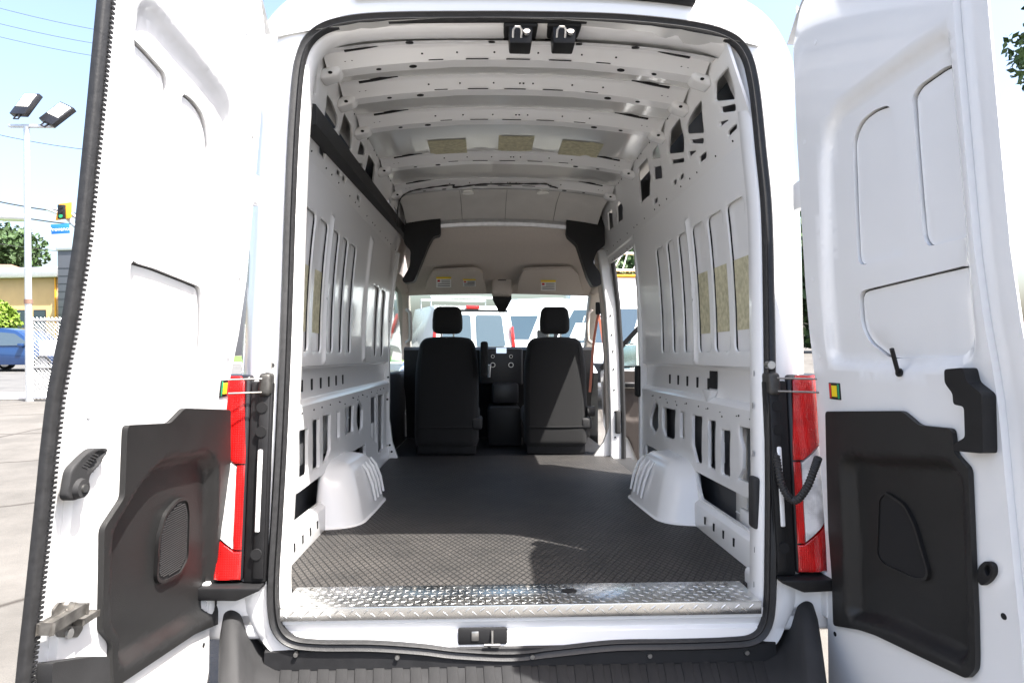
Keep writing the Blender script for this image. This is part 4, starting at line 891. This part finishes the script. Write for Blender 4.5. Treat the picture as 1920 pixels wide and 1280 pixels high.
# passenger door, swung open
dh = Vector((.96, 4.12, 0)); da = R(24); dd = Vector((math.cos(da), -math.sin(da), 0)); dn = Vector((-math.sin(da), -math.cos(da), 0))
def pd(u, v, w): q = dh+dd*u+dn*w; return (q.x, q.y, v)
pdoor = panel('passenger_door', 'white_paint', van, fillet([(.05, .10), (.30, -.30), (1.02, -.34), (1.04, .66), (.02, .66)], .05, 4), (), (), .08, .06, pd, 50, .01)
def pdpx(px, py, w=.03):
    p = atp(px, py, dh+dn*w, dn); return ((p-dh).dot(dd), p.z)
pp = fillet([(.06, .64), (1.0, .64), (1.0, -.28), (.42, -.28), (.30, .0), (.06, .22)], .05, 4)
pc = panel('door_card', 'brown_trim', pdoor, pp, (), [(fillet([(.10, .46), (.62, .46), (.62, .22), (.30, .18), (.10, .30)], .06, 4), -.02, .04)], .02, .03, lambda u, v, w: pd(u, v, w+.035), 50, .008)
a_ = pdpx(1183, 722); q = MB(); q.box((a_[0]-.06, a_[1]-.028, .03), (a_[0]+.10, a_[1]+.028, .05), .012, 3, lambda p: pd(p.x, p.y, p.z)); hp = q.build('pull_handle', 'steel', pc)
q = MB(); q.box((a_[0]-.05, a_[1]-.018, .048), (a_[0]+.09, a_[1]+.018, .054), .008, 2, lambda p: pd(p.x, p.y, p.z)); q.build('handle_recess', 'dark', hp)
b = MB(); b.tube([pd(.03, .66, 0), pd(.60, 1.27, 0), pd(1.0, 1.34, 0), pd(1.05, .66, 0)], 0, prof=[(-.02, -.02), (.02, -.02), (.02, .02), (-.02, .02)], up=tuple(dn)); b.build('window_frame', 'black_plastic', pdoor)
b = MB(); b.poly([pd(.05, .66, 0), pd(.60, 1.25, 0), pd(1.0, 1.32, 0), pd(1.03, .66, 0)]); b.build('door_glass', 'tint', pdoor, 0)
m0 = pd(.16, .66, -.12)
p = aty(1176, 670, 4.2)
b = MB(); b.box((p.x-.11, 4.19, p.z-.20), (p.x+.10, 4.30, p.z+.14), .04, 3); mi = b.build('wing_mirror', 'black_plastic', van)
b = MB(); b.box((p.x-.095, 4.183, p.z-.085), (p.x+.085, 4.192, p.z+.125), .02, 3, lambda v, px_=p.x: (v.x, v.y-.012+.16*(v.x-px_), v.z)); b.build('mirror_glass', 'rim', mi)
b = MB(); b.box((p.x-.095, 4.183, p.z-.185), (p.x+.085, 4.192, p.z-.10), .015, 3); b.build('spotter_glass', 'rim', mi)
# wheels
for x, y in ((-.86, 1.24), (.86, 1.24), (-.86, 4.75), (.86, 4.75)):
    b = MB(); b.cyl((x-.11, y, -.40), (x+.11, y, -.40), .34, 32); w_ = b.build('wheel', 'tyre', van)
    b = MB(); b.cyl((x-.115, y, -.40), (x+.115, y, -.40), .20, 24); b.build('rim', 'rim', w_)
b = MB(); b.box((-.85, .1, -.40), (.85, 4.6, -.06), .03); b.build('underbody', 'dark', van)

# ================================================================== SURROUNDINGS (world space, ground at z = 0)
b = MB(); b.poly([(-400, -300, 0), (400, -300, 0), (400, 600, 0), (-400, 600, 0)]); struct(b.build('ground', 'lot', None, 0))
yr0, yr1 = wgnd(20, 738).y, wgnd(20, 684).y
b = MB(); b.poly([(-200, yr0, .004), (-3, yr0, .004), (-3, yr1, .004), (-200, yr1, .004)]); struct(b.build('road', 'road', None, 0))
b = MB(); b.box((-200, yr0-1.6, 0), (-3, yr0, .05), .02); struct(b.build('pavement', 'concrete', None))
b = MB(); b.box((-200, yr1, 0), (-3, yr1+.8, .10), .02); struct(b.build('kerb', 'concrete', None))
b = MB(); b.poly([(-200, yr1+.8, .07), (-3, yr1+.8, .07), (-3, yr1+9, .07), (-200, yr1+9, .07)]); g_ = b.build('grass_verge', 'grass', None, 0); tag(g_, 'strip of mown green grass beyond the street', 'grass', kind='stuff')

def leaf_crown(name, m, parent, blobs, n, size, seed):
    rnd = np.random.RandomState(seed); V = []; Fc = []
    tot = sum(r[3]**2 for r in blobs)
    for cx, cy, cz, r in blobs:
        k = int(n*r*r/tot)
        dirs = rnd.normal(size=(k, 3)); dirs /= np.linalg.norm(dirs, axis=1)[:, None]
        rad = r*(.55+.5*rnd.rand(k)**.6)
        lump = 1+.18*np.sin(dirs[:, 0]*7+seed)*np.sin(dirs[:, 1]*6+1)*np.sin(dirs[:, 2]*5)
        P = np.array((cx, cy, cz))+dirs*(rad*lump)[:, None]*np.array((1, 1, .85))
        for p in P:
            a = rnd.normal(size=3); a /= np.linalg.norm(a); q = np.cross(a, rnd.normal(size=3)); q /= np.linalg.norm(q); s_ = size*(.6+.8*rnd.rand())
            o = len(V); V += [tuple(p+a*s_), tuple(p+q*s_*.5), tuple(p-a*s_), tuple(p-q*s_*.5)]; Fc.append((o, o+1, o+2, o+3))
    me = bpy.data.meshes.new(name); me.from_pydata(V, [], Fc); return link(name, me, m, parent, 0)
def tree(name, label, loc, h, blobs, m, n, size, seed, group='trees round the lot', tr=.18):
    e = empty(name, loc); tag(e, label, 'tree', group)
    b = MB(); b.tube([(0, 0, -.1), (.05, 0, h*.3), (.0, .08, h*.6), (.05, 0, h*.85)], [tr, tr*.8, tr*.55, tr*.2], 8)
    for k, (cx, cy, cz, r) in enumerate(blobs): b.tube([(0, .03, h*.35+.03*k), (cx*.5, cy*.5, (h*.45+cz)/2), (cx, cy, cz)], [tr*.5, tr*.3, tr*.1], 6)
    b.build('trunk', 'bark', e); leaf_crown('crown', m, e, blobs, n, size, seed); return e
def blobs_for(h, r, k, seed):
    rnd = random.Random(seed); return [(rnd.uniform(-r, r)*.6, rnd.uniform(-r, r)*.6, h*rnd.uniform(.5, .88), r*rnd.uniform(.45, .7)) for _ in range(k)]
# left: floodlight pole
p = wgnd(55, 752); sc_ = 1200/(p.y-CW.y)*math.cos(0)
def pz(py, y, px=55): return wy(px, py, y).z
pole = empty('light_pole', (p.x, p.y, 0)); tag(pole, 'tall white steel pole carrying two black floodlights beside the fence', 'lamp post')
zt = pz(238, p.y); L0 = Vector((p.x, p.y, 0))
b = MB(); b.cyl((0, 0, 0), (0, 0, zt), .075, 16, .06); b.build('post', 'galv', pole)
b = MB(); b.cyl((0, 0, pz(566, p.y)-.04), (0, 0, pz(566, p.y)+.06), .085, 16); b.build('clamp', 'shingle', pole)
b = MB(); a_, c_ = wy(17, 236, p.y)-L0, wy(66, 243, p.y)-L0; b.box((a_.x, -.04, zt-.02), (.62, .04, zt+.05), .006); b.build('crossarm', 'galv', pole)
for (px, py, tilt, rot) in ((49, 197, 12, 8), (108, 215, 24, 26)):
    c = wy(px, py, p.y)-L0
    M_ = Matrix.Translation(c) @ Matrix.Rotation(R(rot), 4, 'Y') @ Matrix.Rotation(R(-20), 4, 'Z') @ Matrix.Rotation(R(-25), 4, 'X')
    def part(name, m, a0, a1, par, bev=.012):
        q = MB(); q.box(a0, a1, bev, 2); q.bm.transform(M_); return q.build(name, m, par)
    fl_ = part('floodlight', 'dark_panel', (-.24, -.05, -.31), (.24, .06, .31), pole)
    part('lens', 'lamp', (-.19, -.062, -.10), (.19, -.045, .07), fl_, .004); part('lens', 'lamp', (-.19, -.062, .085), (.19, -.045, .27), fl_, .004)
    q = MB(); q.tube([(-.07, 0, -.30), (-.07, 0, -.42), (.07, 0, -.42), (.07, 0, -.30)], .018, 8); q.bm.transform(M_); q.build('bracket', 'dark_panel', fl_)
# chain-link fence with white board
fa, fb = wgnd(61, 752), wgnd(190, 752); ft = pz(600, fa.y, 61)
fence = empty('chain_link_fence', (fa.x, fa.y, 0)); tag(fence, 'silver chain-link fence panel beside the floodlight pole', 'fence')
W_ = 2.6; b = MB(); b.cyl((0, 0, 0), (0, 0, ft+.05), .03, 10); b.build('post', 'galv', fence); b = MB(); b.cyl((W_, 0, 0), (W_, 0, ft+.05), .03, 10); b.build('post', 'galv', fence)
for z in (ft, ft*.42, .08):
    b = MB(); b.cyl((0, 0, z), (W_, 0, z), .022, 8); b.build('rail', 'galv', fence)
b = MB(); st_ = .085
for k in range(int((W_+ft)/st_)+1):
    for sg in (1, -1):
        x0 = k*st_-(ft if sg > 0 else 0); z0, z1 = .06, ft+.06
        xa, xb = (x0, x0+(z1-z0)) if sg > 0 else (x0+0, x0-(z1-z0))
        t0, t1 = 0, 1
        dx = xb-xa
        ta, tb_ = sorted(((0-xa)/dx, (W_-xa)/dx)); t0, t1 = max(0, ta), min(1, tb_)
        if t1 > t0: b.tube([(xa+dx*t0, 0, z0+(z1-z0)*t0), (xa+dx*t1, 0, z0+(z1-z0)*t1)], .005, 4, caps=False)
b.build('chain_mesh', 'galv', fence, 60)['kind'] = 'stuff'
a_, c_ = wy(73, 667, fa.y-.06), wy(130, 638, fa.y-.06); e = empty('white_board', (a_.x, fa.y-.05, a_.z)); tag(e, 'blank white board wired to the chain-link fence', 'sign')
b = MB(); b.box((0, -.012, 0), (c_.x-a_.x, .0, c_.z-a_.z), .003); b.build('board', 'white_sign', e)
# blue car on the street, nose to the right
cg = wgnd(80, 697); car = empty('blue_car', (cg.x-2.62, cg.y+.9, 0)); tag(car, 'dark blue hatchback car driving along the street behind the fence', 'car')
prof_c = [(-.75, .28), (3.55, .28), (3.60, .55), (3.50, .72), (2.75, .98), (2.35, 1.05), (1.55, 1.62), (.9, 1.72), (-.2, 1.68), (-.75, 1.25), (-.85, .8)]
def car_fn(v): k = 1-.16*max(0, (v.z-.95)/.7); return Vector((v.x, v.y*k, v.z))
b = MB(); b.prism(fillet(prof_c, .12, 3), 'y', -.9, .9, .05); 
for v in b.bm.verts: v.co = car_fn(v.co)
b.build('body', 'blue_car', car, 50)
for poly in ([(.75, 1.02), (2.15, 1.05), (1.50, 1.50), (.75, 1.57)], [(-.45, 1.05), (.66, 1.02), (.66, 1.57), (-.15, 1.54)]):
    b = MB(); b.prism(fillet(poly, .06, 3), 'y', -.91, -.86, 0)
    for v in b.bm.verts: v.co = car_fn(v.co)
    b.build('side_window', 'car_glass', car)
for x in (2.62, -.02):
    for y in (-.84, .84):
        b = MB(); b.cyl((x, y-.1, .33), (x, y+.1, .33), .33, 24); w_ = b.build('wheel', 'tyre', car); b = MB(); b.cyl((x, y-.108, .33), (x, y+.108, .33), .22, 20); b.build('rim', 'rim', w_)
b = MB(); b.box((1.75, -1.05, .98), (1.95, -.9, 1.12), .03, 2); b.build('door_mirror', 'blue_car', car)
b = MB(); b.box((.5, -.908, .85), (.68, -.895, .88), .005); b.build('door_handle', 'rim', car); b = MB(); b.box((3.3, -.86, .62), (3.56, -.5, .74), .03, 2); b.build('headlight', 'lamp', car)
# tan building with grey tower, house roof and trees behind the street
yb_ = 38.0; c0 = wy(116, 600, yb_); hb = pz(520, yb_, 116)
bl = empty('tan_building', (c0.x, yb_, 0)); bl.rotation_euler = (0, 0, R(-14)); tag(bl, 'low tan stucco building with grey metal fascia across the street', 'building')
b = MB(); b.box((-26, 0, 0), (0, 10, hb), .03); b.build('wall', 'stucco', bl)
b = MB(); b.box((-26.3, -.35, hb), (.05, 10.2, hb+.62), .05); b.build('fascia', 'galv', bl)
b = MB(); b.cyl((-.35, -.1, 0), (-.35, -.1, hb), .05, 8); b.build('downpipe', 'orange', bl)
for x in (-1.6, -3.1, -7.5, -11.5):
    b = MB(); b.box((x-.45, -.03, 1.0), (x+.45, .05, 2.9), .02); w_ = b.build('window', 'dark_panel', bl); b = MB(); b.box((x-.39, -.04, 1.06), (x+.39, -.028, 2.84)); b.build('pane', 'car_glass', w_, 0)
tw = empty('grey_clad_block', (c0.x+.75, yb_-1.5, 0)); tw.rotation_euler = (0, 0, R(-14)); tag(tw, 'dark grey clad block adjoining the tan building', 'building')
ht = pz(470, yb_-1.5, 120); b = MB(); b.box((0, 0, 0), (7, 9, ht), .03); b.build('wall', 'grey_clad', tw)
for k in range(12):
    b = MB(); b.box((-.012, -.012, .45*k+.3), (7.01, .02, .45*k+.32)); b.build('cladding_joint', 'dark_panel', tw, 0)
b = MB(); b.box((-.06, -.06, ht), (7.06, 9.06, ht+.18), .02); b.build('parapet', 'galv', tw)
hp_ = wy(22, 600, 58); hs_ = empty('house', (hp_.x-1, 58, 0)); tag(hs_, 'house with brown shingle hip roof behind the tan building', 'house')
zt = pz(500, 58, 22); b = MB(); b.box((-5, -4, 0), (4, 4, zt-1.6)); b.build('wall', 'stucco', hs_)
b = MB(); b.loft([[(-5.6, -4.6, zt-1.7), (4.6, -4.6, zt-1.7), (4.6, 4.6, zt-1.7), (-5.6, 4.6, zt-1.7)], [(-2, -.05, zt+.2), (1, -.05, zt+.2), (1, .05, zt+.2), (-2, .05, zt+.2)]], caps=True); b.build('roof', 'shingle', hs_, 0)
p = wy(8, 600, 66); zt = pz(412, 66, 10); tree('broadleaf_tree', 'large dark green tree rising behind the house roof', (p.x-2.0, 66, 0), zt, blobs_for(zt, 4.6, 9, 3), 'leaf_dark', 9000, .32, 1)
p = wy(12, 600, 27.5); zt = pz(556, 27.5, 12); tree('small_tree', 'young yellow-green tree in front of the tan building', (p.x-.5, 27.5, 0), zt, [(0, 0, zt-.6, .55), (.35, 0, zt-1.1, .6), (-.5, .2, zt-1.0, .6), (.1, -.2, zt-1.5, .6), (.5, .1, zt-.7, .3)], 'leaf_light', 3500, .10, 2, tr=.06)
p = wy(98, 600, 75); zt = pz(500, 75, 98); tree('distant_tree', 'distant tree showing just above the tan building roof', (p.x, 75, 0), zt, blobs_for(zt, 2.6, 6, 8), 'leaf_dark', 3000, .3, 5)
# signal mast arm with street name sign and signal back plate
ys_ = 30.0
arm = empty('signal_mast', (wy(235, 600, ys_).x, ys_, 0)); tag(arm, 'pale curved traffic signal mast arm reaching over the street', 'traffic pole'); L0 = arm.location.copy()
b = MB(); b.cyl((0, 0, 0), (0, 0, pz(470, ys_)), .14, 12); b.build('post', 'galv', arm)
for q in ([(235, 520), (190, 470), (150, 432), (120, 404), (88, 392)], [(235, 495), (190, 448), (152, 412), (125, 397), (98, 391)]):
    b = MB(); b.tube([wy(px, py, ys_)-L0 for px, py in q], [.13, .12, .11, .09, .07], 10); b.build('arm', 'galv', arm)
c = wy(119, 397, ys_-.2); e = empty('traffic_signal', c); tag(e, 'orange traffic signal back plate hung from the mast arm', 'traffic light')
b = MB(); b.prism([(-.38, -.42), (.36, -.30), (.38, .46), (-.2, .38)], 'y', -.02, .04, .01); b.build('back_plate', 'orange', e); b = MB(); b.box((-.2, -.14, -.36), (.14, -.02, .32), .03); sg_ = b.build('housing', 'dark_panel', e)
for k in range(3): q = MB(); q.cyl((-.03, -.17, .2-.22*k), (-.03, -.13, .2-.22*k), .085, 14); q.build('lens', 'green' if k == 2 else 'dark', sg_)
a_, c_ = wy(96, 438, ys_-.3), wy(130, 420, ys_-.3); e = empty('street_name_sign', ((a_.x+c_.x)/2, ys_-.3, (a_.z+c_.z)/2)); e.rotation_euler = (0, R(-4), 0); tag(e, 'blue street name sign reading Provence below the signal', 'sign')
w2, h2 = (c_.x-a_.x)/2, (c_.z-a_.z)/2; b = MB(); b.box((-w2, -.012, -h2), (w2, .012, h2), .004); b.build('plate', 'blue_sign', e); text_mesh('lettering', 'Provence', h2*1.15, 'white_sign', e, Matrix.Translation((0, -.015, -.02)) @ Matrix.Rotation(R(90), 4, 'X'))
m2 = empty('signal_mast', (wy(-260, 600, 34).x, 34, 0)); tag(m2, 'thick white signal mast arm entering from the left edge below the thick cables', 'traffic pole'); L0 = m2.location.copy()
b = MB(); b.cyl((0, 0, 0), (0, 0, pz(400, 34, -260)+.2), .2, 12); b.build('post', 'galv', m2)
b = MB(); b.tube([wy(-260, 402, 34)-L0, wy(-60, 404, 34)-L0, wy(52, 409, 34)-L0], [.24, .23, .21], 14); b.build('arm', 'galv', m2)
# overhead lines: each cable is a thing of its own
for k, (y_, a0, a1, r_, lab) in enumerate(((34, (-60, 366), (260, 408), .035, 'upper of two thick overhead cables crossing behind the pole'), (34, (-60, 388), (260, 428), .035, 'lower of two thick overhead cables crossing behind the pole'),
        (40, (-60, 240), (260, 290), .02, 'thin cable meeting the top of the light pole'), (60, (-60, 0), (260, 70), .02, 'topmost thin wire in the left sky'), (60, (-60, 30), (260, 95), .02, 'second thin wire from the top of the left sky'),
        (60, (-60, 55), (260, 118), .02, 'third thin wire from the top of the left sky'), (50, (-60, 448), (260, 480), .02, 'low wire crossing in front of the dark tree'))):
    A, B_ = wy(*a0, y_), wy(*a1, y_); e = empty('overhead_cable', A); tag(e, lab, 'cable', 'overhead lines')
    b = MB(); D_ = B_-A; b.tube([D_*t+Vector((0, 0, -.25*math.sin(t*math.pi))) for t in np.linspace(0, 1, 9)], r_, 6); b.build('wire', 'cable', e)
# right: trees
p = wy(1905, 600, 13); tree('shade_tree', 'leafy tree at the right edge behind the open rear door', (p.x+2.35, 13, 0), 10.8, [(-.6, 0, 8.6, 1.5), (.6, .3, 9.3, 1.7), (-.9, -.3, 9.8, 1.2), (1.8, 0, 8.2, 1.6), (.4, .5, 8.0, 1.0)], 'leaf_dark', 9000, .11, 4)
p = wy(1190, 600, 40); zt = pz(438, 40, 1190); tree('roadside_tree', 'tree seen through the side door above the white vans', (p.x+.6, 40, 0), zt, blobs_for(zt, 2.6, 7, 12), 'leaf_dark', 5000, .22, 6)

p = wy(1506, 600, 48); tree('horizon_screen_tree', 'far tree added to hide the dim low sky in the gap beside the right rear door', (p.x+1, 48, 0), 10, blobs_for(10, 5.0, 9, 21)+[(-1, 0, 2.2, 2.2), (1.5, 0, 2.0, 2.0)], 'leaf_dark', 8000, .35, 9)  # added tree, screens the sky that darkens towards the horizon in this gap

# ---------------------------------------------------------------- parked white vans beyond the windscreen
def tumble(v): k = 1-.13*max(0, (v.z-1.15)/1.55)**1.3; return Vector((v.x*k, v.y, v.z))
def parked_van(name, label, loc, rz, year=None):
    e = empty(name, loc, rz); tag(e, label, 'van', 'white vans parked ahead')
    pr = [(-2.9, .42), (-2.95, 1.2), (-2.85, 2.5), (-2.7, 2.68), (1.0, 2.70), (1.45, 2.52), (1.85, 2.12), (2.52, 1.33), (3.0, 1.12), (3.1, .75), (3.08, .42)]
    b = MB(); b.prism(fillet(pr, .12, 3), 'x', -1.0, 1.0, .06, 3)
    for v in b.bm.verts: v.co = tumble(v.co)
    b.build('body', 'white_paint', e, 45)
    n_ = Vector((0, .76, .66)).normalized(); b = MB()
    g0, g1 = Vector((0, 2.50, 1.36)), Vector((0, 1.87, 2.10)); o_ = n_*.012
    b.loft([[tumble(Vector((x*.92, g0.y, g0.z)))+o_ for x in np.linspace(-1, 1, 7)], [tumble(Vector((x*.90, g1.y, g1.z)))+o_ for x in np.linspace(-1, 1, 7)]], closed=False); ws_ = b.build('windscreen', 'car_glass', e)
    for s in (-1, 1):
        for poly in ([(.95, 1.30), (2.22, 1.30), (2.16, 1.42), (1.66, 1.98), (.95, 2.02)],):
            b = MB(); b.poly([tumble(Vector((s*1.004, y, z))) for y, z in fillet(poly, .06, 3)]); b.build('side_window', 'car_glass', e, 0)
        b = MB(); b.box((s*1.02, 2.0, 1.22), (s*1.24, 2.14, 1.62), .04, 3); b.build('wing_mirror', 'grey_plastic', e)
        b = MB(); b.box((s*.62, 2.9, .82), (s*.98, 3.08, 1.06), .04, 2); b.build('headlight', 'clear_lens', e)
        for y in (-1.9, 2.15):
            b = MB(); b.cyl((s*.80, y, .34), (s*1.01, y, .34), .34, 24); w_ = b.build('wheel', 'tyre', e); b = MB(); b.cyl((s*.81, y, .34), (s*1.018, y, .34), .2, 18); b.build('rim', 'rim', w_)
    b = MB(); b.box((-.6, 3.05, .55), (.6, 3.12, .95), .03, 2); b.build('grille', 'dark_panel', e)
    if year:
        ux = Vector((1, 0, 0)); uy = (g1-g0).normalized()
        M_ = Matrix.Translation(g0+(g1-g0)*.72+n_*.02+Vector((.25, 0, 0))) @ Matrix((( -ux.x, uy.x, n_.x, 0), (-ux.y, uy.y, n_.y, 0), (-ux.z, uy.z, n_.z, 0), (0, 0, 0, 1))) @ Matrix.Diagonal((-1, 1, 1, 1)) @ Matrix.Rotation(R(-8), 4, 'Z')
        text_mesh('windscreen_year', year, .27, 'white_sign', ws_, M_)
        b = MB(); a0 = g0+(g1-g0)*.05+n_*.018; a1 = g0+(g1-g0)*.58+n_*.018; b.loft([[a0+ux*.25, a0+ux*.62], [a1+ux*.25, a1+ux*.62]], closed=False); b.build('price_sheet', 'white_sign', ws_, 0)
    return e
rz = R(142); Rm = Matrix.Rotation(rz, 3, 'Z'); wc = Rm @ Vector((0, 2.18, 0))
t_ = wy(1124, 612, 12.2); parked_van('parked_van', 'white high-roof van with 2021 written on its windscreen', (t_.x-wc.x, t_.y-wc.y, 0), rz, '2021')
t_ = wy(958, 612, 18.2); parked_van('parked_van', 'white high-roof van partly hidden behind the older white van', (t_.x-wc.x, t_.y-wc.y, 0), rz)
# older van seen from behind
t_ = wy(889, 620, 12.6); ov = empty('older_van', (t_.x, t_.y, 0), R(14)); tag(ov, 'older white passenger van with two tinted rear windows and roof rack', 'van', 'white vans parked ahead')
b = MB(); b.prism(fillet([(0, .45), (-.02, 1.2), (.16, 2.10), (.3, 2.2), (3.6, 2.2), (4.1, 1.35), (5.1, 1.15), (5.2, .45)], .1, 3), 'x', -1.0, 1.0, .06, 3)
def tum2(v): k = 1-.14*max(0, (v.z-1.1)/1.1); return Vector((v.x*k, v.y, v.z))
for v in b.bm.verts: v.co = tum2(v.co)
b.build('body', 'white_paint', ov, 45)
for x0, x1 in ((-.74, -.06), (.06, .74)):
    q = fillet([(x0, 1.26), (x1, 1.26), (x1*.92, 1.98), (x0*.92, 1.98)], .06, 3); b = MB(); b.poly([(x, -.035+.20*(z-1.2), z) for x, z in q]); b.build('rear_window', 'car_glass', ov, 0)
for s in (-1, 1):
    b = MB(); b.prism([(s*.90, 1.12), (s*.99, 1.12), (s*.92, 1.72), (s*.86, 1.72)], 'y', -.04, .16, .01); b.build('tail_lamp', 'red_lens', ov)
    for y in (.9, 4.2):
        b = MB(); b.cyl((s*.78, y, .34), (s*.99, y, .34), .34, 24); b.build('wheel', 'tyre', ov)
b = MB(); b.box((-.16, .12, 2.12), (.16, .24, 2.2), .01); b.build('high_brake_lamp', 'red_lens', ov)
b = MB(); b.box((-.84, .14, 2.06), (.84, .2, 2.11), .01); b.build('roof_seam', 'dark_panel', ov)
for y in (.8, 2.4):
    b = MB(); b.tube([(-.86, y, 2.16), (-.86, y, 2.42), (.86, y, 2.42), (.86, y, 2.16)], .025, 8); b.build('rack_bar', 'galv', ov)
# boom truck behind the vans, seen through the side door
t_ = wy(1180, 516, 24); tk = empty('boom_truck', (t_.x, 24, 0)); tag(tk, 'white lattice boom on a truck with orange deck beyond the vans', 'truck')
z0, z1 = t_.z, pz(478, 24, 1180)
b = MB(); b.box((-2.5, -.6, .6), (4, 1.6, z0-.12), .08); b.build('body', 'white_paint', tk)
b = MB(); b.box((-2.6, -.7, z0-.12), (4.1, 1.7, z0-.03), .02); b.build('deck', 'orange', tk)
b = MB()
for z in (z0+.15, z1): b.cyl((-2.4, -.5, z), (4, -.5, z), .045, 8)
for k in range(16): b.cyl((-2.4+k*.4, -.5, z0+.1), (-2.2+k*.4 if k % 2 else -2.0+k*.4, -.5, z1), .025, 6)
b.build('boom', 'white_sign', tk)
for x in (-1.8, 3.2):
    b = MB(); b.cyl((x, -.7, .48), (x, -.35, .48), .48, 20); b.build('wheel', 'tyre', tk)
if 'van_root' in van: del van['van_root']
